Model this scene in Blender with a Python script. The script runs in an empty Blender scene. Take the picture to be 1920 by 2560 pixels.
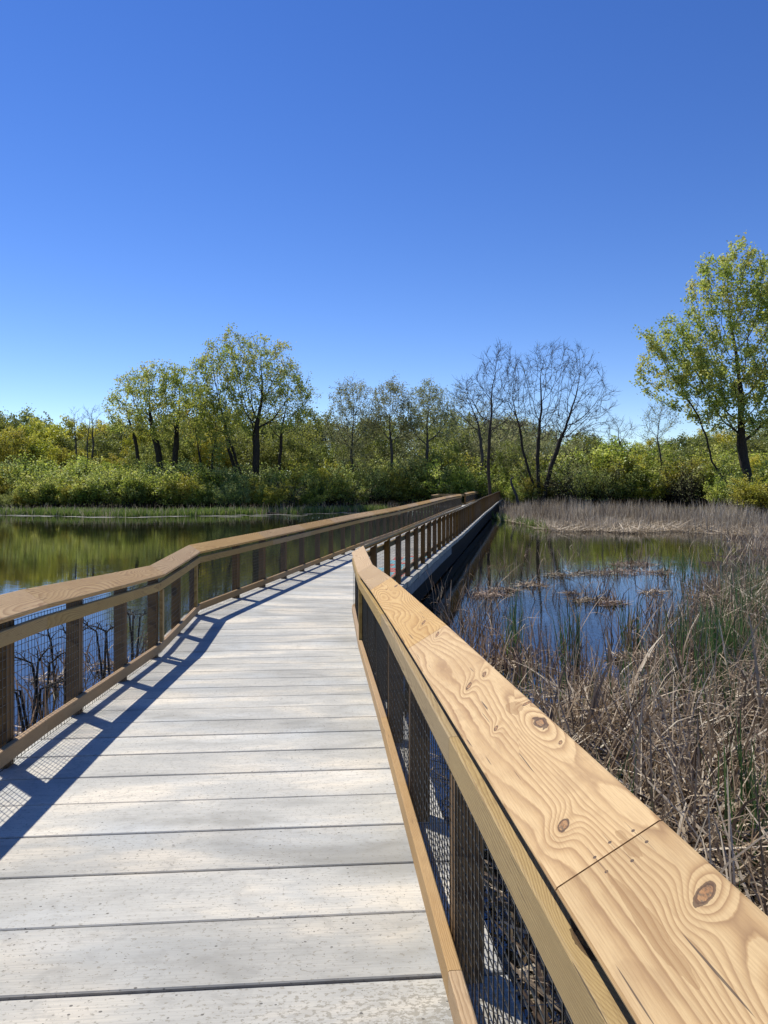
import bpy, math, random
import numpy as np
from mathutils import Vector, noise as mnoise

SC = bpy.context.scene
COL = SC.collection
R = math.radians
PI = math.pi

# ------------------------------------------------------------------ camera, world, sun, exposure
CAMZ = 2.6                      # water surface is z = 0
FPX, HOR = 1848.0, 1208.0       # focal length and horizon row in photograph pixels (1920 x 2560)
cam = bpy.data.objects.new("camera", bpy.data.cameras.new("camera"))
COL.objects.link(cam)
cam.location = (0, 0, CAMZ)
cam.rotation_euler = (R(90), 0, 0)
cam.data.sensor_fit = 'VERTICAL'
cam.data.sensor_height = 24.0
cam.data.lens = 24.0 * FPX / 2560.0
cam.data.shift_y = -(1280.0 - HOR) / 2560.0
cam.data.clip_start = 0.02
cam.data.clip_end = 3000.0
SC.camera = cam

SUN_EL, SUN_AZ = R(54.5), R(-46)         # azimuth from +Y (ahead), negative = to the left
world = bpy.data.worlds.new("World")
SC.world = world
world.use_nodes = True
wn = world.node_tree
wn.nodes.clear()
sky = wn.nodes.new('ShaderNodeTexSky')
sky.sky_type = 'NISHITA'
sky.sun_disc = False
sky.sun_elevation = SUN_EL
sky.sun_rotation = SUN_AZ
sky.altitude = 1800.0
sky.air_density = 1.0
sky.dust_density = 0.0
sky.ozone_density = 2.0
hs = wn.nodes.new('ShaderNodeHueSaturation')
hs.inputs['Saturation'].default_value = 1.28
hs.inputs['Hue'].default_value = 0.516
bg = wn.nodes.new('ShaderNodeBackground')
bg.inputs['Strength'].default_value = 0.132
wo = wn.nodes.new('ShaderNodeOutputWorld')
wn.links.new(sky.outputs[0], hs.inputs['Color'])
wn.links.new(hs.outputs[0], bg.inputs['Color'])
wn.links.new(bg.outputs[0], wo.inputs['Surface'])

sl = bpy.data.lights.new("sun", 'SUN')
sl.energy = 5.0
sl.angle = R(0.53)
sl.color = (1.0, 0.955, 0.89)
so = bpy.data.objects.new("sun", sl)
COL.objects.link(so)
SD = Vector((math.sin(SUN_AZ) * math.cos(SUN_EL), math.cos(SUN_AZ) * math.cos(SUN_EL), math.sin(SUN_EL)))
so.rotation_euler = SD.to_track_quat('Z', 'Y').to_euler()
so.location = SD * 60

SC.view_settings.view_transform = 'Standard'
SC.view_settings.look = 'None'
SC.view_settings.gamma = 1.0
SC.view_settings.exposure = 0.22
SC.render.engine = 'CYCLES'
SC.cycles.max_bounces = 7
SC.cycles.transparent_max_bounces = 8
SC.cycles.caustics_reflective = False
SC.cycles.caustics_refractive = False


# ------------------------------------------------------------------ helpers
def tag(o, label=None, cat=None, group=None, kind=None):
    if label: o['label'] = label
    if cat: o['category'] = cat
    if group: o['group'] = group
    if kind: o['kind'] = kind
    return o


def empty(name, loc, parent=None):
    o = bpy.data.objects.new(name, None)
    o.location = loc
    o.empty_display_size = 0.2
    COL.objects.link(o)
    if parent: o.parent = parent
    return o


def mesh_np(name, verts, faces, mat, parent=None, loc=(0, 0, 0), uvs=None, smooth=False, cols=None):
    """faces: (n,k) int array (all the same size) or list of tuples."""
    me = bpy.data.meshes.new(name)
    verts = np.asarray(verts, dtype=np.float32).reshape(-1, 3)
    if isinstance(faces, np.ndarray):
        n, k = faces.shape
        me.vertices.add(len(verts)); me.vertices.foreach_set('co', verts.ravel())
        me.loops.add(n * k); me.loops.foreach_set('vertex_index', faces.astype(np.int32).ravel())
        me.polygons.add(n)
        me.polygons.foreach_set('loop_start', np.arange(0, n * k, k, dtype=np.int32))
        try: me.polygons.foreach_set('loop_total', np.full(n, k, dtype=np.int32))
        except Exception: pass
        me.update(calc_edges=True)
    else:
        me.from_pydata([tuple(v) for v in verts.tolist()], [], faces)
        me.update()
    if uvs is not None:
        uvl = me.uv_layers.new(name='UVMap')
        uvl.data.foreach_set('uv', np.asarray(uvs, dtype=np.float32).ravel())
    if cols is not None:            # per-face random value stored as an attribute
        at = me.attributes.new('rnd', 'FLOAT', 'FACE')
        at.data.foreach_set('value', np.asarray(cols, dtype=np.float32))
    if smooth:
        me.polygons.foreach_set('use_smooth', np.ones(len(me.polygons), dtype=bool))
    mats = mat if isinstance(mat, (list, tuple)) else [mat]
    for m in mats: me.materials.append(m)
    o = bpy.data.objects.new(name, me)
    o.location = loc
    COL.objects.link(o)
    if parent: o.parent = parent
    return o


class NT:
    """tiny node builder"""
    def __init__(self, name):
        self.m = bpy.data.materials.new(name)
        self.m.use_nodes = True
        self.t = self.m.node_tree
        self.t.nodes.clear()
        self.out = self.n('ShaderNodeOutputMaterial')

    def n(self, typ, **kw):
        nd = self.t.nodes.new(typ)
        for k, v in kw.items():
            if k.startswith('i_'): self.set(nd, k[2:], v)
            else: setattr(nd, k, v)
        return nd

    def set(self, nd, key, v):
        key = int(key) if key.isdigit() else key.replace('_', ' ')
        s = nd.inputs[key]
        if isinstance(v, bpy.types.NodeSocket): self.t.links.new(v, s)
        else: s.default_value = v

    def math(self, op, a, b=0.0, c=0.0, clamp=False):
        nd = self.n('ShaderNodeMath', operation=op, use_clamp=clamp)
        self.set(nd, '0', a); self.set(nd, '1', b); self.set(nd, '2', c)
        return nd.outputs[0]

    def mix(self, f, a, b, blend='MIX'):
        nd = self.n('ShaderNodeMix', data_type='RGBA', blend_type=blend)
        nd.clamp_factor = True
        self.set(nd, '0', f); self.set(nd, '6', a if isinstance(a, bpy.types.NodeSocket) else (*a, 1)[:4])
        self.set(nd, '7', b if isinstance(b, bpy.types.NodeSocket) else (*b, 1)[:4])
        return nd.outputs[2]

    def ramp(self, f, stops, interp='LINEAR'):
        nd = self.n('ShaderNodeValToRGB')
        cr = nd.color_ramp; cr.interpolation = interp
        while len(cr.elements) < len(stops): cr.elements.new(0.5)
        for e, (p, c) in zip(cr.elements, stops):
            e.position = p; e.color = (*c, 1)[:4] if isinstance(c, tuple) else (c, c, c, 1)
        self.set(nd, '0', f)
        return nd.outputs[0]

    def noise(self, vec, scale, detail=2.0, rough=0.5, dist=0.0, dims='3D'):
        nd = self.n('ShaderNodeTexNoise', noise_dimensions=dims)
        if vec is not None: self.set(nd, 'Vector', vec)
        self.set(nd, 'Scale', scale); self.set(nd, 'Detail', detail)
        self.set(nd, 'Roughness', rough); self.set(nd, 'Distortion', dist)
        return nd.outputs[0]

    def mapv(self, vec, scale=(1, 1, 1), loc=(0, 0, 0)):
        nd = self.n('ShaderNodeMapping')
        self.set(nd, 'Vector', vec); nd.inputs['Scale'].default_value = scale; nd.inputs['Location'].default_value = loc
        return nd.outputs[0]

    def bump(self, h, strength, dist=0.01):
        nd = self.n('ShaderNodeBump')
        nd.inputs['Strength'].default_value = strength; nd.inputs['Distance'].default_value = dist
        self.set(nd, 'Height', h)
        return nd.outputs[0]

    def principled(self, base, rough=0.6, normal=None, spec=0.5, **kw):
        nd = self.n('ShaderNodeBsdfPrincipled')
        self.set(nd, 'Base Color', base if isinstance(base, bpy.types.NodeSocket) else (*base, 1)[:4])
        self.set(nd, 'Roughness', rough)
        self.set(nd, 'Specular IOR Level', spec)
        if normal is not None: self.set(nd, 'Normal', normal)
        for k, v in kw.items(): self.set(nd, k, v)
        self.t.links.new(nd.outputs[0], self.out.inputs[0])
        return nd

    def uv(self): return self.n('ShaderNodeTexCoord').outputs['UV']
    def obj(self): return self.n('ShaderNodeTexCoord').outputs['Object']
    def rand(self): return self.n('ShaderNodeObjectInfo').outputs['Random']
    def attr(self, name): return self.n('ShaderNodeAttribute', attribute_name=name).outputs['Fac']


# ------------------------------------------------------------------ materials
def wood(name, pale, mid, late, dark, knots=True, bands=62.0, cath=1.0, weather=0.25, explicit=(), nails=(), stains=()):
    """flat sawn pine; UV in metres (x along the board, y across it)"""
    t = NT(name)
    uv = t.uv()
    # slow field stretched along the length: its contour lines are the growth rings
    base = t.noise(t.mapv(uv, (.70, 5.6, 1)), 1.0, 1.0, 0.35, 0.15, '2D')
    wob = t.noise(t.mapv(uv, (9.0, 40.0, 1)), 1.0, 3.0, 0.6, 0.0, '2D')
    sep = t.n('ShaderNodeSeparateXYZ'); t.set(sep, '0', uv)
    u, v = sep.outputs[0], sep.outputs[1]
    g = t.math('MULTIPLY_ADD', base, 0.34 * cath, t.math('MULTIPLY', v, 1.0))
    g = t.math('MULTIPLY_ADD', wob, 0.009, g)
    knotmask = None
    if knots:
        vo = t.n('ShaderNodeTexVoronoi', voronoi_dimensions='2D', feature='F1')
        t.set(vo, 'Vector', t.mapv(uv, (1.15, 4.2, 1))); t.set(vo, 'Scale', 1.0); t.set(vo, 'Randomness', 0.85)
        d = vo.outputs['Distance']
        sc_ = t.n('ShaderNodeSeparateColor'); t.set(sc_, '0', vo.outputs['Color'])
        sel = t.math('GREATER_THAN', sc_.outputs[0], 0.84)
        bump = t.math('POWER', 2.718, t.math('MULTIPLY', t.math('MULTIPLY', d, d), -26.0))
        g = t.math('MULTIPLY_ADD', t.math('MULTIPLY', bump, sel), 0.10, g)
        vo2 = t.n('ShaderNodeTexVoronoi', voronoi_dimensions='2D', feature='F1')
        kw = t.noise(t.mapv(uv, (30, 40, 1)), 1.0, 2.0, 0.5, 0.0, '2D')
        dd = t.math('MULTIPLY_ADD', kw, 0.06, d)
        knotmask = t.math('MULTIPLY', t.math('LESS_THAN', dd, 0.070), sel)
        knotring = t.math('MULTIPLY', t.math('MULTIPLY', t.math('LESS_THAN', dd, 0.085), sel), t.math('GREATER_THAN', dd, 0.055))
    for (ku, kv, ra, rb, ang, amp) in explicit:
        du = t.math('SUBTRACT', u, ku); dv = t.math('SUBTRACT', v, kv)
        ca, sa = math.cos(ang), math.sin(ang)
        x = t.math('ADD', t.math('MULTIPLY', du, ca / ra), t.math('MULTIPLY', dv, sa / ra))
        y = t.math('ADD', t.math('MULTIPLY', du, -sa / rb), t.math('MULTIPLY', dv, ca / rb))
        d2 = t.math('ADD', t.math('MULTIPLY', x, x), t.math('MULTIPLY', y, y))
        g = t.math('MULTIPLY_ADD', t.math('POWER', 2.718, t.math('MULTIPLY', d2, -0.14)), amp * .7, g)
        dn = t.math('MULTIPLY_ADD', wob, 2.2, t.math('SUBTRACT', d2, .5))
        knotmask = t.math('MAXIMUM', knotmask, t.math('LESS_THAN', dn, 1.45))
        knotring = t.math('MAXIMUM', knotring, t.math('MULTIPLY', t.math('LESS_THAN', dn, 1.75), t.math('GREATER_THAN', dn, 1.15)))
    ph = t.math('MULTIPLY', g, bands)
    saw = t.math('FRACT', ph)
    lw = t.noise(t.mapv(uv, (1.7, 11, 1), (9, 4, 0)), 1.0, 2.0, 0.5, 0.0, '2D')      # late wood strength varies from ring to ring
    ring = t.ramp(saw, [(0.0, pale), (0.30, pale), (0.66, mid), (0.90, late), (0.97, mid), (1.0, pale)])
    ring = t.mix(t.ramp(lw, [(0.35, 0.35), (0.6, 0.0)]), ring, pale)
    broad = t.noise(t.mapv(uv, (1.1, 2.2, 1)), 2.0, 2.0, 0.5, 0.0, '2D')
    c = t.mix(t.math('MULTIPLY', t.ramp(broad, [(0.35, 0.0), (0.7, 1.0)]), 0.45), ring, mid)
    fib = t.noise(t.mapv(uv, (14, 420, 1)), 1.0, 2.0, 0.6, 0.0, '2D')
    c = t.mix(t.math('MULTIPLY', t.ramp(fib, [(0.3, 1.0), (0.62, 0.0)]), 0.32), c, late)
    blot = t.noise(t.mapv(uv, (4, 9, 1)), 1.6, 3.0, 0.6, 0.4, '2D')
    c = t.mix(t.math('MULTIPLY', t.ramp(blot, [(0.62, 0.0), (0.72, 1.0)]), weather), c, late)
    hv = t.n('ShaderNodeHueSaturation')
    t.set(hv, 'Color', c); t.set(hv, 'Value', t.math('MULTIPLY_ADD', t.rand(), 0.26, 0.86))
    t.set(hv, 'Saturation', t.math('MULTIPLY_ADD', t.math('FRACT', t.math('MULTIPLY', t.rand(), 7.3)), 0.3, 0.86))
    c = hv.outputs[0]
    # checks: thin dark splits along the grain
    chk = t.noise(t.mapv(uv, (3.0, 130, 1)), 1.0, 1.0, 0.5, 0.0, '2D')
    c = t.mix(t.math('MULTIPLY', t.ramp(chk, [(0.79, 0.0), (0.81, 1.0)]), 0.8), c, dark)
    if knotmask is not None:
        kc = t.ramp(t.noise(t.mapv(uv, (90, 220, 1)), 1.0, 3.0, 0.6, 0.0, '2D'), [(0.36, dark), (0.46, (late[0] * .6, late[1] * .45, late[2] * .4)), (0.6, (late[0] * 1.2, late[1] * .95, late[2] * .8))])
        c = t.mix(t.math('MULTIPLY', knotmask, 0.72), c, kc)
        c = t.mix(t.math('MULTIPLY', knotring, 0.8), c, (late[0] * .22, late[1] * .17, late[2] * .15))
    for (nu, nv) in nails:          # sunk screw heads with a short split
        du = t.math('SUBTRACT', u, nu); dv = t.math('SUBTRACT', v, nv)
        d2 = t.math('ADD', t.math('MULTIPLY', t.math('MULTIPLY', du, du), 90000.0), t.math('MULTIPLY', t.math('MULTIPLY', dv, dv), 120000.0))
        sp2 = t.math('ADD', t.math('MULTIPLY', t.math('MULTIPLY', du, du), 900.0), t.math('MULTIPLY', t.math('MULTIPLY', dv, dv), 4.0e6))
        c = t.mix(t.math('MAXIMUM', t.math('LESS_THAN', d2, 1.0), t.math('MULTIPLY', t.math('LESS_THAN', sp2, 1.0), .6)), c, (.09, .055, .03))
    for (nu, nv, ra, rb, off) in stains:     # irregular damp looking marks in the timber
        x = t.math('MULTIPLY', t.math('SUBTRACT', u, nu), 1 / ra); y = t.math('MULTIPLY', t.math('SUBTRACT', v, nv), 1 / rb)
        d2 = t.math('ADD', t.math('MULTIPLY', x, x), t.math('MULTIPLY', y, y))
        c = t.mix(t.math('MULTIPLY', t.math('LESS_THAN', t.math('MULTIPLY_ADD', wob, 2.6, d2), 2.2), .5), c, late)
    h = t.math('ADD', t.math('MULTIPLY', saw, 0.35), t.math('MULTIPLY', fib, 0.65))
    t.principled(c, 0.62, t.bump(h, 0.35, 0.0025), spec=0.3)
    return t.m


M = {}
def cap_uv(px, v):
    """where a photograph pixel lies on the right hand sloping cap: (distance ahead, distance across)"""
    a = (v - HOR) / FPX - .045; b = (px - 960) / FPX + .0765
    y = (.54 + .6 * .323) / (a + .6 * b)
    return y, (b * y - .323) / math.cos(math.radians(31))
KN = [(1398, 2076, .017, .010, .5, .10), (1753, 2262, .020, .012, .9, .10), (1166, 1721, .026, .008, .4, .06), (1206, 1691, .022, .007, .3, .05),
      (1233, 1828, .013, .005, .4, .05), (1055, 1558, .034, .009, .3, .07), (1089, 1590, .034, .007, .3, .06), (1316, 1766, .008, .016, .2, .03), (1395, 1868, .009, .005, .3, .0)]
NAILS = [(1515, 2122), (1476, 2158), (1575, 2095), (1571, 2170), (1505, 2195), (1609, 2124), (1000, 1600), (1045, 1575), (1010, 1650)]
M['cap'] = wood('pine_cap', (.52, .355, .155), (.40, .245, .092), (.25, .135, .046), (.03, .015, .008), bands=48,
                nails=[cap_uv(a, b) for a, b in NAILS], stains=[(*cap_uv(1690 - 80, 2330), .12, .012, .05), (*cap_uv(1280, 1780), .05, .02, .4), (*cap_uv(1560, 2130), .05, .012, .2)],
                explicit=[(*cap_uv(a, b), c, d, e, f) for a, b, c, d, e, f in KN])
M['rail'] = wood('pine_rail', (.41, .295, .12), (.32, .215, .082), (.20, .125, .046), (.03, .02, .01), bands=95, cath=.7, weather=.35)
M['kerb'] = wood('pine_lower_rail', (.42, .285, .14), (.33, .205, .09), (.21, .125, .055), (.03, .02, .01), bands=150, cath=.35, weather=.2)
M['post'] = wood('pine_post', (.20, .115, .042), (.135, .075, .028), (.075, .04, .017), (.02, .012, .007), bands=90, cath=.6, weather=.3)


def mat_concrete():
    t = NT('pale_concrete')
    uv = t.uv()                       # metres: x across the walk, y along it
    r = t.attr('rnd')
    big = t.noise(t.mapv(uv, (.9, 2.4, 1)), 1.0, 4.0, 0.6, 0.3, '2D')
    c = t.ramp(big, [(0.30, (.30, .30, .275)), (0.42, (.40, .40, .37)), (0.52, (.455, .45, .41)), (0.62, (.56, .53, .455)), (0.75, (.65, .60, .50))])
    streak = t.noise(t.mapv(uv, (3.0, 150, 1)), 1.0, 3.0, 0.6, 0.0, '2D')
    c = t.mix(t.math('MULTIPLY', t.ramp(streak, [(0.35, 1.0), (0.6, 0.0)]), 0.34), c, (.29, .285, .27))
    cool = t.noise(t.mapv(uv, (1.3, 2.5, 1), (7, 3, 0)), 1.0, 2.0, 0.5, 0.0, '2D')
    c = t.mix(t.math('MULTIPLY', t.ramp(cool, [(0.5, 0.0), (0.75, 1.0)]), 0.35), c, (.46, .50, .52))
    sm = t.noise(t.mapv(uv, (9, 14, 1)), 1.0, 4.0, 0.65, 0.5, '2D')
    c = t.mix(t.math('MULTIPLY', t.ramp(sm, [(0.30, 1.0), (0.48, 0.0)]), 0.30), c, (.25, .245, .225))
    # pits
    def pits(scale, radius, amount, off):
        vo = t.n('ShaderNodeTexVoronoi', voronoi_dimensions='2D', feature='F1')
        t.set(vo, 'Vector', t.mapv(uv, (1, 1.25, 1), off)); t.set(vo, 'Scale', scale)
        sp = t.n('ShaderNodeSeparateColor'); t.set(sp, '0', vo.outputs['Color'])
        rad = t.math('MULTIPLY', sp.outputs[1], radius)
        m = t.math('LESS_THAN', vo.outputs['Distance'], rad)
        dens = t.noise(t.mapv(uv, (1.1, 1.8, 1), off), 1.3, 2.0, 0.5, 0.0, '2D')
        pick = t.math('LESS_THAN', sp.outputs[0], t.math('MULTIPLY', t.ramp(dens, [(0.46, 0.0), (0.60, 1.0)]), amount))
        return t.math('MULTIPLY', m, pick)
    p1 = pits(24, .13, .38, (3, 5, 0)); p2 = pits(55, .15, .16, (1, 9, 0))
    pm = t.math('MAXIMUM', p1, p2)
    # scaled patch on the nearest plank
    sep = t.n('ShaderNodeSeparateXYZ'); t.set(sep, '0', uv)
    edge = t.math('MULTIPLY', t.ramp(t.math('MULTIPLY_ADD', sep.outputs[1], -1.0, 4.393), [(0.0, 0.0), (0.05, .55), (0.28, 1.0)]),
                  t.ramp(t.math('MULTIPLY_ADD', sep.outputs[0], 0.85, -0.1), [(0.0, 0.0), (0.45, 0.35), (1.0, 1.0)]))
    flake = t.noise(t.mapv(uv, (45, 75, 1)), 1.0, 3.0, 0.7, 0.0, '2D')
    fm = t.math('GREATER_THAN', t.math('MULTIPLY_ADD', edge, 0.26, flake), 0.64)
    c = t.mix(t.math('MULTIPLY', fm, 0.72), c, (.25, .235, .195))
    c = t.mix(t.math('MULTIPLY', pm, 0.85), c, (.10, .095, .085))
    hv = t.n('ShaderNodeHueSaturation'); t.set(hv, 'Color', t.mix(1.0, c, (1.0, .975, .915), 'MULTIPLY'))
    t.set(hv, 'Value', t.math('MULTIPLY_ADD', r, 0.20, 0.91))
    h = t.math('ADD', t.math('MULTIPLY', streak, 0.6), t.math('MULTIPLY', sm, 0.5))
    h = t.math('SUBTRACT', h, t.math('ADD', pm, t.math('MULTIPLY', fm, 0.5)))
    t.principled(hv.outputs[0], 0.85, t.bump(h, 0.30, 0.003), spec=0.25)
    return t.m


M['concrete'] = mat_concrete()


def mat_simple(name, c1, c2, scale=3.0, rough=0.8, bump=0.3, bd=0.02, spec=0.3, coord='obj'):
    t = NT(name)
    co = t.obj()
    nz = t.noise(co, scale, 5.0, 0.6)
    t.principled(t.mix(t.ramp(nz, [(0.3, 0.0), (0.7, 1.0)]), c1, c2), rough, t.bump(nz, bump, bd), spec=spec)
    return t.m


M['beam'] = mat_simple('edge_beam_concrete', (.16, .17, .17), (.26, .27, .27), 6, .85, .2, .004)
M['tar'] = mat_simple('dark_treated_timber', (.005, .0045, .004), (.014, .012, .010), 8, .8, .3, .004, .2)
M['joint'] = mat_simple('joint_dirt', (.10, .095, .09), (.24, .23, .215), 60, .95, .3, .003)
M['mud'] = mat_simple('marsh_mud', (.022, .017, .011), (.06, .045, .028), 2.5, .8, .5, .04)
M['pile'] = mat_simple('pile_steel', (.03, .03, .028), (.07, .06, .05), 8, .6, .2, .004)


def mat_wire():
    t = NT('black_coated_wire')
    t.principled((.010, .010, .011), 0.38, spec=0.5)
    return t.m
M['wire'] = mat_wire()


def mat_bark(name, a, b):
    t = NT(name)
    co = t.obj()
    nz = t.noise(t.mapv(co, (7, 7, 1.6)), 1.5, 5.0, 0.65)
    t.principled(t.mix(t.ramp(nz, [(0.3, 0.0), (0.7, 1.0)]), a, b), 0.9, t.bump(nz, 0.7, 0.03), spec=0.2)
    return t.m
M['bark'] = mat_bark('bark_dark', (.022, .018, .014), (.07, .058, .045))
M['bark_grey'] = mat_bark('bark_grey', (.045, .04, .034), (.13, .115, .098))


def mat_leaf(name, cols, trans=0.45):
    t = NT(name)
    r = t.attr('rnd')
    k = len(cols)
    c = t.ramp(r, [(i / max(1, k - 1), col) for i, col in enumerate(cols)])
    hv = t.n('ShaderNodeHueSaturation'); t.set(hv, 'Color', c)
    rr = t.rand()
    t.set(hv, 'Hue', t.math('MULTIPLY_ADD', rr, 0.028, 0.486))
    t.set(hv, 'Value', t.math('MULTIPLY_ADD', t.math('FRACT', t.math('MULTIPLY', rr, 5.7)), 0.35, 0.82))
    c = hv.outputs[0]
    d = t.n('ShaderNodeBsdfDiffuse'); t.set(d, 'Color', c)
    tr = t.n('ShaderNodeBsdfTranslucent'); t.set(tr, 'Color', c)
    gl = t.n('ShaderNodeBsdfGlossy'); t.set(gl, 'Roughness', 0.5); t.set(gl, 'Color', (.8, .85, .8, 1))
    m1 = t.n('ShaderNodeMixShader'); t.set(m1, '0', trans); t.set(m1, '1', d.outputs[0]); t.set(m1, '2', tr.outputs[0])
    m2 = t.n('ShaderNodeMixShader'); t.set(m2, '0', 0.04); t.set(m2, '1', m1.outputs[0]); t.set(m2, '2', gl.outputs[0])
    t.t.links.new(m2.outputs[0], t.out.inputs[0])
    return t.m

M['leaf_cotton'] = mat_leaf('leaf_cottonwood', [(.26, .32, .045), (.38, .43, .07), (.52, .53, .14), (.50, .41, .08)], .55)
M['leaf_willow'] = mat_leaf('leaf_willow', [(.28, .35, .07), (.40, .46, .11), (.50, .54, .18)], .55)
M['leaf_bush'] = mat_leaf('leaf_bush', [(.13, .18, .025), (.30, .37, .05), (.50, .53, .09), (.66, .64, .20)], .55)
M['leaf_bud'] = mat_leaf('leaf_bud', [(.25, .27, .10), (.35, .36, .15), (.44, .44, .20)], .5)
M['leaf_wood'] = mat_leaf('leaf_wood', [(.13, .16, .035), (.24, .27, .055), (.38, .40, .09)], .52)
M['leaf_yellow'] = mat_leaf('leaf_yellow', [(.30, .32, .03), (.48, .45, .05), (.58, .50, .09)], .5)
M['reed'] = mat_leaf('dead_reed', [(.13, .085, .05), (.29, .20, .125), (.48, .37, .25), (.68, .57, .42)], .25)
M['reed_far'] = mat_leaf('dead_reed_far', [(.20, .155, .09), (.35, .285, .185), (.50, .42, .29), (.70, .61, .44)], .4)
M['reed_green'] = mat_leaf('green_reed', [(.035, .085, .02), (.07, .13, .035), (.12, .19, .055)], .4)
M['grass'] = mat_leaf('shore_grass', [(.11, .17, .03), (.17, .24, .04), (.25, .29, .07)], .45)
M['litter'] = mat_leaf('reed_litter', [(.07, .042, .024), (.18, .115, .065), (.40, .30, .195), (.68, .57, .43)], .1)


def mat_ground():
    t = NT('ground_soil')
    co = t.obj()
    a = t.noise(co, 0.35, 6.0, 0.65)
    b = t.noise(co, 4.0, 5.0, 0.65)
    c = t.mix(t.ramp(a, [(0.35, 0.0), (0.65, 1.0)]), (.035, .028, .016), (.05, .065, .02))
    c = t.mix(t.math('MULTIPLY', t.ramp(b, [(0.4, 0.0), (0.7, 1.0)]), .5), c, (.10, .08, .05))
    gz_ = t.n('ShaderNodeSeparateXYZ'); t.set(gz_, '0', co)
    c = t.mix(t.ramp(gz_.outputs[2], [(0.02, 1.0), (0.16, 0.0)]), c, t.mix(b, (.018, .013, .008), (.06, .043, .028)))
    t.principled(c, 0.95, t.bump(b, 0.6, 0.05), spec=0.1)
    return t.m
M['ground'] = mat_ground()


def mat_water():
    t = NT('pond_water')
    co = t.obj()
    n1 = t.noise(t.mapv(co, (1.0, 2.6, 1)), 2.2, 3.0, 0.55)
    n2 = t.noise(t.mapv(co, (.15, .35, 1)), 1.0, 2.0, 0.5)
    h = t.math('MULTIPLY', n1, t.ramp(n2, [(0.3, 0.25), (0.7, 1.0)]))
    mur = t.noise(co, 0.4, 3.0, 0.5)
    c = t.mix(t.ramp(mur, [(0.35, 0.0), (0.7, 1.0)]), (.010, .010, .006), (.020, .018, .009))
    p = t.principled(c, 0.015, t.bump(h, 0.055, 0.05), spec=0.5)
    p.inputs['IOR'].default_value = 1.85
    return t.m
M['water'] = mat_water()

# ------------------------------------------------------------------ path geometry
KY = 10.055
A0 = Vector((-0.7035 + 0.0765 * 2.2, -2.2)); K0 = Vector((-1.4727, KY)); E0 = Vector((-1.4727 + 0.185 * (101 - KY), 101.0))
D1 = (K0 - A0).normalized(); D2 = (E0 - K0).normalized()
UK = (K0 - A0).length; UE = UK + (E0 - K0).length
N1 = Vector((D1.y, -D1.x)); N2 = Vector((D2.y, -D2.x))     # to the right
NM = (N1 + N2).normalized(); NM = NM / NM.dot(N1)
HALF = 1.026


def u_of_y(y):
    return (y - A0.y) / D1.y if y <= KY else UK + (y - KY) / D2.y


PROF = [(-3, -1.265), (0, -1.40), (4.6, -1.61), (7.9, -1.835), (10.055, -1.80), (14, -1.80),
        (20, -1.79), (26, -1.82), (34, -1.79), (44, -1.74), (55, -1.76), (66, -1.72), (78, -1.78), (90, -1.80), (101, -1.84)]
PY = np.array([p[0] for p in PROF]); PZ = np.array([p[1] for p in PROF])


def deck_z(u):
    y = A0.y + D1.y * u if u <= UK else KY + D2.y * (u - UK)
    return CAMZ + float(np.interp(y, PY, PZ))


def sp(u, side, t, h):
    """point beside the walk: side +1 right, -1 left; t outwards from the inner cap edge; h above the deck"""
    if abs(u - UK) < .01: c, n = K0 + (D1 if u < UK else D2) * (u - UK), NM
    elif u < UK: c, n = A0 + D1 * u, N1
    else: c, n = K0 + D2 * (u - UK), N2
    p = c + n * (side * (HALF + t))
    return (p.x, p.y, deck_z(u) + h)


def sweep(us, side, prof, skew0=0.0, skew1=0.0, gap=0.0015, uvo=(0, 0)):
    """sweep a closed (t,h) profile along the stations; returns verts, faces, uvs"""
    us = list(us)
    us[0] += gap; us[-1] -= gap
    V, F, UV = [], [], []
    k = len(prof)
    for i, u in enumerate(us):
        for (t, h) in prof:
            du = skew0 * t if i == 0 else (skew1 * t if i == len(us) - 1 else 0.0)
            V.append(sp(u + du, side, t, h))
    uvp = []
    acc = 0.0
    for j in range(k):
        uvp.append(acc)
        a, b = prof[j], prof[(j + 1) % k]
        acc += math.hypot(a[0] - b[0], a[1] - b[1])
    uvp.append(acc)
    for i in range(len(us) - 1):
        for j in range(k):
            a, b = i * k + j, i * k + (j + 1) % k
            c, d = b + k, a + k
            F.append((a, b, c, d))
            def uu(idx, t): return us[idx] + (skew0 * t if idx == 0 else (skew1 * t if idx == len(us) - 1 else 0))
            ta, tb = prof[j][0], prof[(j + 1) % k][0]
            UV += [(uu(i, ta) + uvo[0], uvp[j] + uvo[1]), (uu(i, tb) + uvo[0], uvp[j + 1] + uvo[1]),
                   (uu(i + 1, tb) + uvo[0], uvp[j + 1] + uvo[1]), (uu(i + 1, ta) + uvo[0], uvp[j] + uvo[1])]
    F.append(tuple(range(k))[::-1]); UV += [(uvo[0] + prof[j][0], uvo[1] + prof[j][1]) for j in range(k)][::-1]
    o = (len(us) - 1) * k
    F.append(tuple(o + j for j in range(k))); UV += [(uvo[0] + prof[j][0], uvo[1] + prof[j][1]) for j in range(k)]
    if side < 0: pass
    return V, F, UV


def stations(u0, u1, step=3.0):
    n = max(1, int(math.ceil((u1 - u0) / step)))
    s = [u0 + (u1 - u0) * i / n for i in range(n + 1)]
    if u0 + 0.02 < UK < u1 - 0.02:
        s = sorted([x for x in s if abs(x - UK) > 0.1] + [UK])
    return s


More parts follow.
